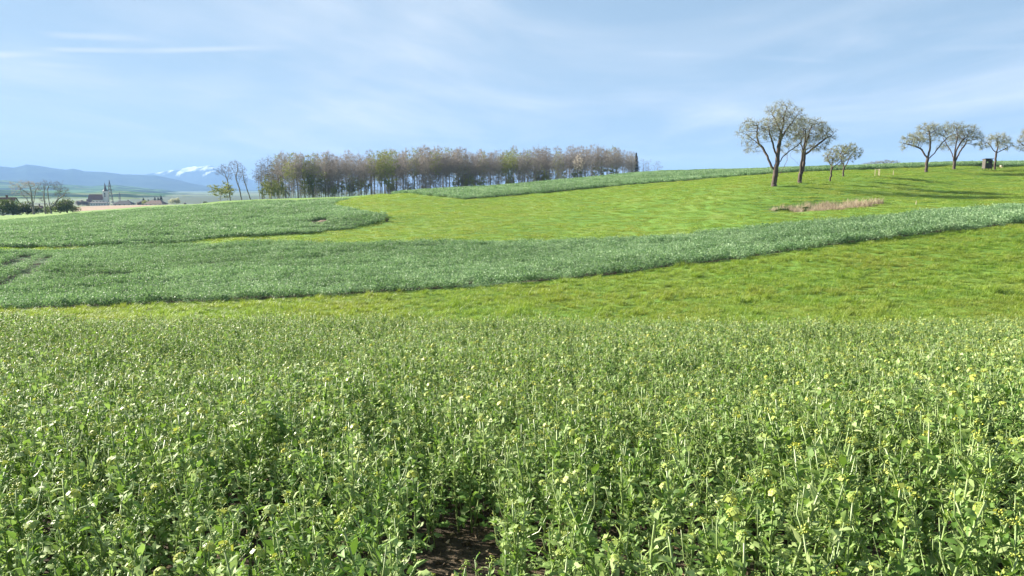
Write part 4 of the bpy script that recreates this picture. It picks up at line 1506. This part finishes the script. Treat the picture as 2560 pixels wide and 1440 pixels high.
place_tree('bare_tree', lb2, gpos(128, 530, 271), 'wide bare grey tree, right one of the pair at the hedge on the far left', 'tree')
HB = [bush(800 + k, 4.0, 5.0, 1600, M['bush_leaf'], .2) for k in range(3)]
hedge = [(2, 489, 275), (28, 494, 273), (48, 500, 275), (66, 505, 277), (95, 513, 279), (118, 513, 279), (148, 492, 276), (166, 495, 277), (180, 505, 280)]
hl = ['tall dark bush, first in the hedge at the left edge', 'dark green bush, second in the hedge from the left edge',
      'dark bush left of the wide reddish bare tree', 'low dark bush at the foot of the wide reddish bare tree', 'low bush between the bare trees on the left', 'low bush at the foot of the narrow bare tree',
      'green bush under the wide grey bare tree', 'rounded dark green bush right of the bare trees on the left', 'rightmost low bush of the hedge by the pale meadow']
for k, (px, yt, Y) in enumerate(hedge):
    x, y, zt = pix_at(px, yt, Y)
    g = zat(x, y)
    s = max((zt - g) / 4.9, .25)
    t = thing('hedge_bush', hl[k], 'bush', (x, y, g - .1), k * 1.7, None, (max(s, .5) * .95, max(s, .5) * .95, s))
    for nm, me in HB[k % 3]:
        link(nm, me, t)

# a dark weed tuft at the tip of the left field, another in the field
wt = bush(820, .5, .9, 260, M['bush_leaf'], .1, 4)
for px, py, lab in ((968, 556, 'small dark weed bush on the grass at the tip of the left field'), (693, 524, 'small dark weed clump sticking up in the left field')):
    x, y = ray(px, py, 0)
    t = thing('weed_bush', lab, 'bush', (x, y, zat(x, y) - .02), 0, None, (.65, .65, .75))
    for nm, me in wt:
        link(nm, me, t)


# ---- reed bed
def reed_patch(seed, n):
    r = np.random.default_rng(seed)
    a = r.uniform(0, 2 * pi, n); q = .5 * np.sqrt(r.random(n))
    c = np.stack([q * np.cos(a), q * np.sin(a), np.zeros(n)], -1)
    h = r.uniform(.35, 1.0, n)
    d = np.stack([r.normal(0, .22, n), r.normal(0, .22, n), np.ones(n)], -1) * h[:, None]
    s = np.stack([np.cos(a), np.sin(a), np.zeros(n)], -1)[:, [1, 0, 2]] * .02
    V = np.stack([c - s, c + s, c + d + s * .3, c + d - s * .3], 1)
    return quads_mesh('reed_patch', V, M['reed'])


reeds = [reed_patch(900 + k, 46) for k in range(4)]
r_ = np.random.default_rng(5)
n = 170
a = r_.uniform(0, 2 * pi, n); q = np.sqrt(r_.random(n))
RP = np.stack([REED_C[0] + q * np.cos(a) * 6.8, REED_C[1] + q * np.sin(a) * 2.0 + .1], -1)
RP = RP[(RP[:, 0] > REED_C[0] - 3) | (r_.random(n) < .55)]
d_ = ((RP[:, 0] - REED_C[0]) / 7.4) ** 2 + ((RP[:, 1] - REED_C[1]) / 2.6) ** 2
zr = zfun(RP[:, 0], RP[:, 1]) - .7 * np.clip(1 - d_, 0, 1)
n = len(RP)
sr = 1.35 * r_.uniform(.6, 1.1, n) * (.7 + .25 * np.clip((RP[:, 0] - REED_C[0]) / 7, -1, 1))
gn_scatter('dry_reeds', np.stack([RP[:, 0], RP[:, 1], zr], -1), np.stack([np.zeros(n), np.zeros(n), r_.uniform(0, 6, n)], -1), np.stack([sr * 1.1, sr * 1.1, sr], -1), r_.integers(0, 4, n), reeds,
           'dry tan reeds filling the brown hollow below the pear trees', 'reeds')
wb = bush(830, .9, .8, 500, M['bush_leaf'], .1, 5)
for k, (px, lab) in enumerate(((1947, 'dark bramble at the left end of the reed hollow'), (1962, 'second dark bramble from the left end of the reed hollow'), (2020, 'dark bramble in the middle of the reed hollow'))):
    x, y, _ = pix_at(px, 517, 93)
    t = thing('bramble', lab, 'bush', (x, y, zat(x, y) - .55), k, None, (.9, .9, .9))
    for nm, me in wb:
        link(nm, me, t)

# ---- earth heap in the left field
hp = MB()
r_ = np.random.default_rng(6)
rings = [(1.0, -.05), (.75, .16), (.42, .3), (.12, .36)]
V = []
for q, z in rings:
    for k in range(12):
        th = k * 2 * pi / 12
        V.append((cos(th) * q * r_.uniform(.85, 1.15), sin(th) * q * r_.uniform(.85, 1.15), z * r_.uniform(.8, 1.2)))
fs = [(i * 12 + k, i * 12 + (k + 1) % 12, (i + 1) * 12 + (k + 1) % 12, (i + 1) * 12 + k) for i in range(3) for k in range(12)] + [tuple(range(36, 48))]
hp.add(V, fs)
M['heap'] = plain_mat('heap', [(0.3, (0.12, 0.085, 0.06)), (0.7, (0.26, 0.2, 0.14))], 3, .95, .4, .2)
o = link('earth_heap', hp.mesh('earth_heap', [M['heap']], True), None, (SOIL_SPOT[0], SOIL_SPOT[1], zat(*SOIL_SPOT)))
o.scale = (1.1, 1.6, .8)
tag(o, 'small bare brown earth heap in the crop of the left field', 'earth heap')


# ---- hunting hide
def hunting_hide():
    x, y, z = gpos(2467, 425, 145)
    t = thing('hunting_hide', 'dark wooden box hide on short legs beside the straight trunked pear tree', 'hunting hide', (x, y, z), radians(-8))
    W, D, Hh, z0 = 1.25, 1.25, 1.75, .38
    def part(nm, boxes, mat, parent=t):
        mb = MB()
        for c, s in boxes:
            mb.box(c, s)
        return link(nm, mb.mesh(nm, [mat]), parent)
    for sx in (-1, 1):
        for sy in (-1, 1):
            part('leg', [((sx * (W / 2 - .06), sy * (D / 2 - .06), z0 / 2 - .1), (.09, .09, z0 + .2))], M['board'])
    part('floor', [((0, 0, z0 + .03), (W - .02, D - .02, .06))], M['board'])
    # front wall (towards the camera, -y) with two window openings, made of boards
    wz0, wz1 = z0 + 1.05, z0 + 1.35
    def wall(nm, axis, sgn, wins, mat):
        w = part(nm, [((0, 0, z0 + Hh / 2), (.02, .02, Hh - .1))] if False else [((sgn * (W / 2 - .05), sgn * (D / 2 - .05), z0 + Hh / 2), (.05, .05, Hh - .06))], mat)
        nb = 8
        for k in range(nb):
            c = -W / 2 + (k + .5) * W / nb
            bw = W / nb - .008
            segs = [(z0 + .06, z0 + Hh)]
            if any(a < c < b for a, b in wins):
                segs = [(z0 + .06, wz0), (wz1, z0 + Hh)]
            bx = []
            for a, b in segs:
                if axis == 'y':
                    bx.append(((c, sgn * D / 2, (a + b) / 2), (bw, .03, b - a)))
                else:
                    bx.append(((sgn * W / 2, c, (a + b) / 2), (.03, bw, b - a)))
            part('board', bx, mat, w)
        return w
    wall('front_wall', 'y', -1, [(-.42, -.12), (.12, .42)], M['board'])
    wall('back_wall', 'y', 1, [(-.42, -.12), (.12, .42)], M['board'])
    wall('side_wall', 'x', -1, [], M['board_lit'])
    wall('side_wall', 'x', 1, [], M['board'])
    for sx in (-.27, .27):
        mb = MB()
        for c, s in (((sx, -D / 2 - .02, wz0 - .015), (.36, .03, .03)), ((sx, -D / 2 - .02, wz1 + .015), (.36, .03, .03)), ((sx - .17, -D / 2 - .02, (wz0 + wz1) / 2), (.03, .03, .3)), ((sx + .17, -D / 2 - .02, (wz0 + wz1) / 2), (.03, .03, .3))):
            mb.box(c, s)
        link('window_frame', mb.mesh('window_frame', [M['board']]), t)
    rf = MB()
    rf.add([(-W / 2 - .12, -D / 2 - .15, z0 + Hh + .1), (W / 2 + .12, -D / 2 - .15, z0 + Hh + .1), (W / 2 + .12, D / 2 + .12, z0 + Hh + .02), (-W / 2 - .12, D / 2 + .12, z0 + Hh + .02),
            (-W / 2 - .12, -D / 2 - .15, z0 + Hh + .17), (W / 2 + .12, -D / 2 - .15, z0 + Hh + .17), (W / 2 + .12, D / 2 + .12, z0 + Hh + .09), (-W / 2 - .12, D / 2 + .12, z0 + Hh + .09)],
           [(0, 3, 2, 1), (4, 5, 6, 7), (0, 1, 5, 4), (1, 2, 6, 5), (2, 3, 7, 6), (3, 0, 4, 7)])
    link('roof', rf.mesh('roof', [M['roof_dark']]), t)


hunting_hide()


# ---- young tree guard of three stakes, single stakes, pale trough
def guard():
    x, y, z = gpos(2194, 440, 126)
    t = thing('tree_guard', 'three pale wooden stakes with rails around a young tree on the slope', 'tree guard', (x, y, z), .3)
    R = .42
    pts = [(R * cos(a), R * sin(a)) for a in (2.6, 4.7, .5)]
    for px, py in pts:
        mb = MB()
        mb.tube([(px, py, -.2), (px, py, .8), (px, py, 1.32)], .05, 6)
        link('stake', mb.mesh('stake', [M['stake']]), t)
    for k in range(3):
        a, b = pts[k], pts[(k + 1) % 3]
        mb = MB()
        mb.tube([(a[0], a[1], 1.2), (b[0], b[1], 1.2)], .025, 4)
        link('rail', mb.mesh('rail', [M['stake']]), t)
    mb = MB()
    mb.tube([(0, 0, 0), (.02, .01, .9), (0, .02, 1.5)], [.025, .02, .01], 5)
    for k in range(5):
        mb.tube([(0, .01, 1.0 + k * .1), (.18 * cos(k * 2.4), .18 * sin(k * 2.4), 1.25 + k * .1)], [.009, .004], 3)
    link('young_trunk', mb.mesh('young_trunk', [M['bark']]), t)


guard()
for px, py, Y, h, lab in ((2233, 438, 128, .95, 'single thin pale stake in the grass right of the three staked guard'), (2289, 526, 91, .5, 'short pale stake in the grass right of the reed hollow')):
    x, y, z = gpos(px, py, Y)
    mb = MB()
    mb.tube([(0, 0, -.2), (0, 0, h * .6), (.02, 0, h)], [.045, .04, .035], 6)
    mb.tube([(.02, 0, h), (.02, 0, h + .05)], [.05, .03], 6)
    o = link('marker_stake', mb.mesh('marker_stake', [M['stake']]), None, (x, y, z))
    tag(o, lab, 'stake')
x, y, z = gpos(2504, 419, 150)
t = thing('feed_trough', 'small pale wooden trough on the grass right of the straight trunked pear tree', 'trough', (x, y, z + .03), .2)
mb = MB()
for c, s in (((0, 0, .34), (.6, .36, .04)), ((-.3, 0, .45), (.03, .36, .2)), ((.3, 0, .45), (.03, .36, .2)), ((0, -.18, .45), (.57, .03, .2)), ((0, .18, .45), (.57, .03, .2))):
    mb.box(c, s)
link('basin', mb.mesh('basin', [M['stake']]), t)
for sx in (-.24, .24):
    for sy in (-.13, .13):
        mb = MB()
        mb.box((sx, sy, .13), (.05, .05, .38))
        link('leg', mb.mesh('leg', [M['stake']]), t)


# ------------------------------------------------------------------ village in the valley
def gable(mb, W, D, z0, z1, over=.4, th=.25):
    """gable roof, ridge along x"""
    w, d = W / 2 + over, D / 2 + over
    mb.add([(-w, -d, z0), (w, -d, z0), (w, 0, z1), (-w, 0, z1), (-w, d, z0), (w, d, z0), (-w, -d, z0 - th), (w, -d, z0 - th), (w, d, z0 - th), (-w, d, z0 - th), (w, 0, z1 - th), (-w, 0, z1 - th)],
           [(0, 1, 2, 3), (3, 2, 5, 4), (6, 11, 10, 7), (11, 9, 8, 10), (0, 6, 7, 1), (4, 5, 8, 9), (0, 3, 11, 6), (3, 4, 9, 11), (1, 7, 10, 2), (2, 10, 8, 5)])


def gable_wall(mb, W, D, h, z1):
    """walls with gable ends"""
    w, d = W / 2, D / 2
    mb.add([(-w, -d, -1), (w, -d, -1), (w, d, -1), (-w, d, -1), (-w, -d, h), (w, -d, h), (w, d, h), (-w, d, h), (-w, 0, z1), (w, 0, z1)],
           [(0, 1, 5, 4), (2, 3, 7, 6), (1, 2, 6, 9, 5), (3, 0, 4, 8, 7)])


def house(name, label, cat, px, Y, W, D, h, zr, wall, roof, rz, wins=4, hip=False, yb=512):
    x, y, _ = pix_at(px, yb, Y)
    t = thing(name, label, cat, (x, y, zat(x, y)), rz)
    mb = MB()
    if hip:
        mb.box((0, 0, h / 2 - .5), (W, D, h + 1))
    else:
        gable_wall(mb, W, D, h, zr - .3)
    wl = link('wall', mb.mesh('wall', [wall]), t)
    mb = MB()
    if hip:
        w, d = W / 2 + .6, D / 2 + .6
        q = W / 2 - D / 2.6
        mb.add([(-w, -d, h - .1), (w, -d, h - .1), (w, d, h - .1), (-w, d, h - .1), (-q, 0, zr), (q, 0, zr)], [(0, 1, 5, 4), (1, 2, 5), (2, 3, 4, 5), (3, 0, 4), (0, 3, 2, 1)])
    else:
        gable(mb, W, D, h, zr)
    rf = link('roof', mb.mesh('roof', [roof]), t)
    mb = MB()
    mb.box((W * .2, D * .08, zr + .1), (.7, .7, 1.8))
    link('chimney', mb.mesh('chimney', [M['roof_brown']]), rf)
    for k in range(wins):
        mb = MB()
        cx = -W / 2 + (k + .5) * W / wins
        mb.box((cx, -D / 2 - .02, h * .55), (1.1, .12, 1.3))
        link('window', mb.mesh('window', [M['window']]), t)
    mb = MB()
    mb.box((W * .5 + .02, 0, 1.0), (.12, 1.2, 2.0))
    link('door', mb.mesh('door', [M['roof_brown']]), t)
    return t


def church():
    Y = 900
    x, y, _ = pix_at(243, 512, Y)
    t = thing('church', 'pale church with long brown roof and thin dark spire in the valley', 'church', (x, y, zat(x, y)), radians(8), None, (.95, .95, 1.0))
    W, D, h, zr = 17, 10, 7.5, 14.0
    mb = MB(); gable_wall(mb, W, D, h, zr - .3)
    nv = link('nave_wall', mb.mesh('nave_wall', [M['white_wall']]), t)
    mb = MB(); gable(mb, W, D, h, zr)
    link('nave_roof', mb.mesh('nave_roof', [M['roof_brown']]), t)
    for k in range(4):
        mb = MB(); mb.box((-6 + k * 4, -D / 2 - .03, 4.2), (1.2, .14, 3.4))
        link('window', mb.mesh('window', [M['window']]), nv)
    mb = MB(); mb.box((W / 2 + 2.3, 0, 8.5), (5.0, 5.0, 19))
    tw = link('tower', mb.mesh('tower', [M['white_wall']]), t)
    mb = MB(); mb.box((W / 2 + 2.3, -2.53, 14.6), (1.3, .14, 2.2)); link('belfry_window', mb.mesh('belfry_window', [M['window']]), tw)
    mb = MB(); mb.box((W / 2 - .23, -2.53, 14.6), (.05, .01, .05)) if False else mb.tube([(W / 2 + 2.3, -2.5, 11.8), (W / 2 + 2.3, -2.62, 11.8)], [.9, .9], 14)
    link('clock_face', mb.mesh('clock_face', [M['roof_dark']]), tw)
    mb = MB()
    mb.tube([(W / 2 + 2.3, 0, 17.98), (W / 2 + 2.3, 0, 19.6), (W / 2 + 2.3, 0, 21), (W / 2 + 2.3, 0, 28.5)], [3.3, 1.7, 1.35, .06], 8)
    link('spire', mb.mesh('spire', [M['roof_dark']]), t)


church()
house('farm_house', 'small yellow walled house at the left end of the church', 'house', 224, 880, 5, 8, 5, 8, M['yellow_wall'], M['roof_brown'], .4, 2)
house('storage_hall', 'long low hall with dark roof edge and pale walls before the church', 'hall', 250, 820, 17, 8, 3.6, 4.8, M['white_wall'], M['roof_dark'], .03, 6)
house('farm_house', 'low house with dark hipped roof right of the pylon', 'house', 311, 760, 18, 11, 2.0, 5.2, M['white_wall'], M['roof_dark'], .08, 4, True)
house('farm_house', 'low house with brown hipped roof before the dark conifers', 'house', 390, 760, 19, 11, 2.2, 5.6, M['white_wall'], M['roof_brown'], -.06, 4, True)
house('farm_house', 'white house seen between the bare trees at the left hedge', 'house', 93, 420, 5, 5, 2.6, 4.0, M['white_wall'], M['roof_brown'], .5, 3)
house('farm_house', 'house with brown roof at the left picture edge behind the hedge', 'house', 2, 330, 12, 9, 4.5, 8.0, M['white_wall'], M['roof_brown'], .2, 3)


def pylon(px, Y, H, label):
    x, y, _ = pix_at(px, 510, Y)
    t = thing('power_pylon', label, 'power pylon', (x, y, zat(x, y) - .3), .25)
    b, m_ = H * .095, H * .032

    def half(z):
        return b + (m_ - b) * min(z / (H * .72), 1) if z < H * .72 else m_ * (1 - (z - H * .72) / (H * .28)) + .05
    for sx in (-1, 1):
        for sy in (-1, 1):
            mb = MB()
            zz = np.linspace(0, H, 8)
            mb.tube([(sx * half(z), sy * half(z), z) for z in zz], .24, 4)
            link('leg', mb.mesh('leg', [M['steel']]), t)
    mb = MB()
    lv = np.linspace(0, H * .94, 9)
    for a, c in zip(lv[:-1], lv[1:]):
        for sx, sy, ex, ey in ((-1, -1, 1, -1), (1, -1, 1, 1), (1, 1, -1, 1), (-1, 1, -1, -1)):
            mb.tube([(sx * half(a), sy * half(a), a), (ex * half(c), ey * half(c), c)], .11, 3)
            mb.tube([(ex * half(a), ey * half(a), a), (sx * half(c), sy * half(c), c)], .11, 3)
    link('lattice', mb.mesh('lattice', [M['steel']]), t)
    for z, w in ((H * .62, H * .16), (H * .76, H * .12)):
        mb = MB()
        mb.tube([(-w, 0, z), (0, 0, z + H * .035), (w, 0, z)], .1, 4)
        mb.tube([(-w, 0, z), (0, 0, z - .1), (w, 0, z)], .12, 4)
        ca = link('cross_arm', mb.mesh('cross_arm', [M['steel']]), t)
        for s in (-1, 1):
            mb = MB(); mb.tube([(s * w, 0, z), (s * w, 0, z - H * .045)], .12, 4)
            link('insulator', mb.mesh('insulator', [M['roof_brown']]), ca)


pylon(277, 800, 28, 'tall steel lattice power pylon standing beside the church spire')
pylon(300, 1400, 17, 'smaller distant power pylon right of the tall one')

CN = conifer(601, 13, 2.4)
for k, (px, yt, lab) in enumerate(((387, 492, 'left and lowest of three dark conifers behind the brown hipped roof'), (395, 493, 'middle of the three dark conifers behind the brown hipped roof'),
                                   (402, 488.5, 'right and tallest of three dark conifers behind the brown hipped roof'), (358, 494, 'dark conifer left of the pale budding tree in the valley'),
                                   (371, 498, 'dark conifer right of the pale budding tree in the valley'))):
    far_tree('conifer_tree', CN, 13, px, yt, 790 + 3 * k, lab, 2.1, None, k)
rb = bush(840, 5.0, 10.0, 1800, M['bud_green'], .35, 9)
RB2 = bush(841, 5.0, 10.0, 1800, M['twig_red'], .35, 9)


def far_bush(parts, H0, px, yt, Y, label, wx=1.0, nm='valley_tree'):
    x, y, zt = pix_at(px, yt, Y)
    g = zat(x, y)
    s = (zt - g) / H0
    t = thing(nm, label, 'tree', (x, y, g - .2), px * .1, None, (s * wx, s * wx, s))
    for q, me in parts:
        link(q, me, t)


far_bush(bush(842, 5.0, 10.0, 2200, M['bud_pear'], .3, 10), 9.6, 438, 493, 620, 'round brownish budding tree alone at the edge of the left field', 1.5)
far_bush(rb, 9.6, 364, 498, 780, 'pale yellow green budding tree between two dark conifers', 1.0)
far_bush(rb, 9.6, 232, 508, 840, 'yellow green bush before the small yellow house', .9)
vt = [(196, 500, 'grey brown bare tree right of the hedge near the valley field'), (206, 498, 'taller grey brown bare tree left of the church'), (215, 501, 'low grey brown tree just left of the yellow house'),
      (345, 503, 'low brown tree left of the dark conifers in the valley'), (350, 501, 'small brown tree between the dark hipped roof and the conifers'), (286, 505, 'low brown tree beside the foot of the pylon'),
      (462, 505, 'low tree right of the round brownish tree'), (512, 500, 'low dark tree at the field edge left of the pale bush')]
for k, (px, yt, lab) in enumerate(vt):
    far_bush(RB2 if k != 7 else HB[0], 9.6 if k != 7 else 4.9, px, yt, 860 if k < 6 else 640, lab, 1.1)

# ------------------------------------------------------------------ haze
def haze():
    m, nt, N, L = new_mat('haze')
    out = N('ShaderNodeOutputMaterial')
    pv = N('ShaderNodeVolumePrincipled')
    pv.inputs['Color'].default_value = (0.25, 0.43, 0.76, 1)
    pv.inputs['Density'].default_value = 1.15e-4
    pv.inputs['Anisotropy'].default_value = 0.0
    L(pv.outputs[0], out.inputs['Volume'])
    mb = MB()
    mb.box((0, 0, 240 - 32), (34000, 34000, 544))
    o = link('haze', mb.mesh('haze', [m]))
    tag(o, 'thin bluish air haze over the whole landscape', 'haze', kind='stuff')


haze()
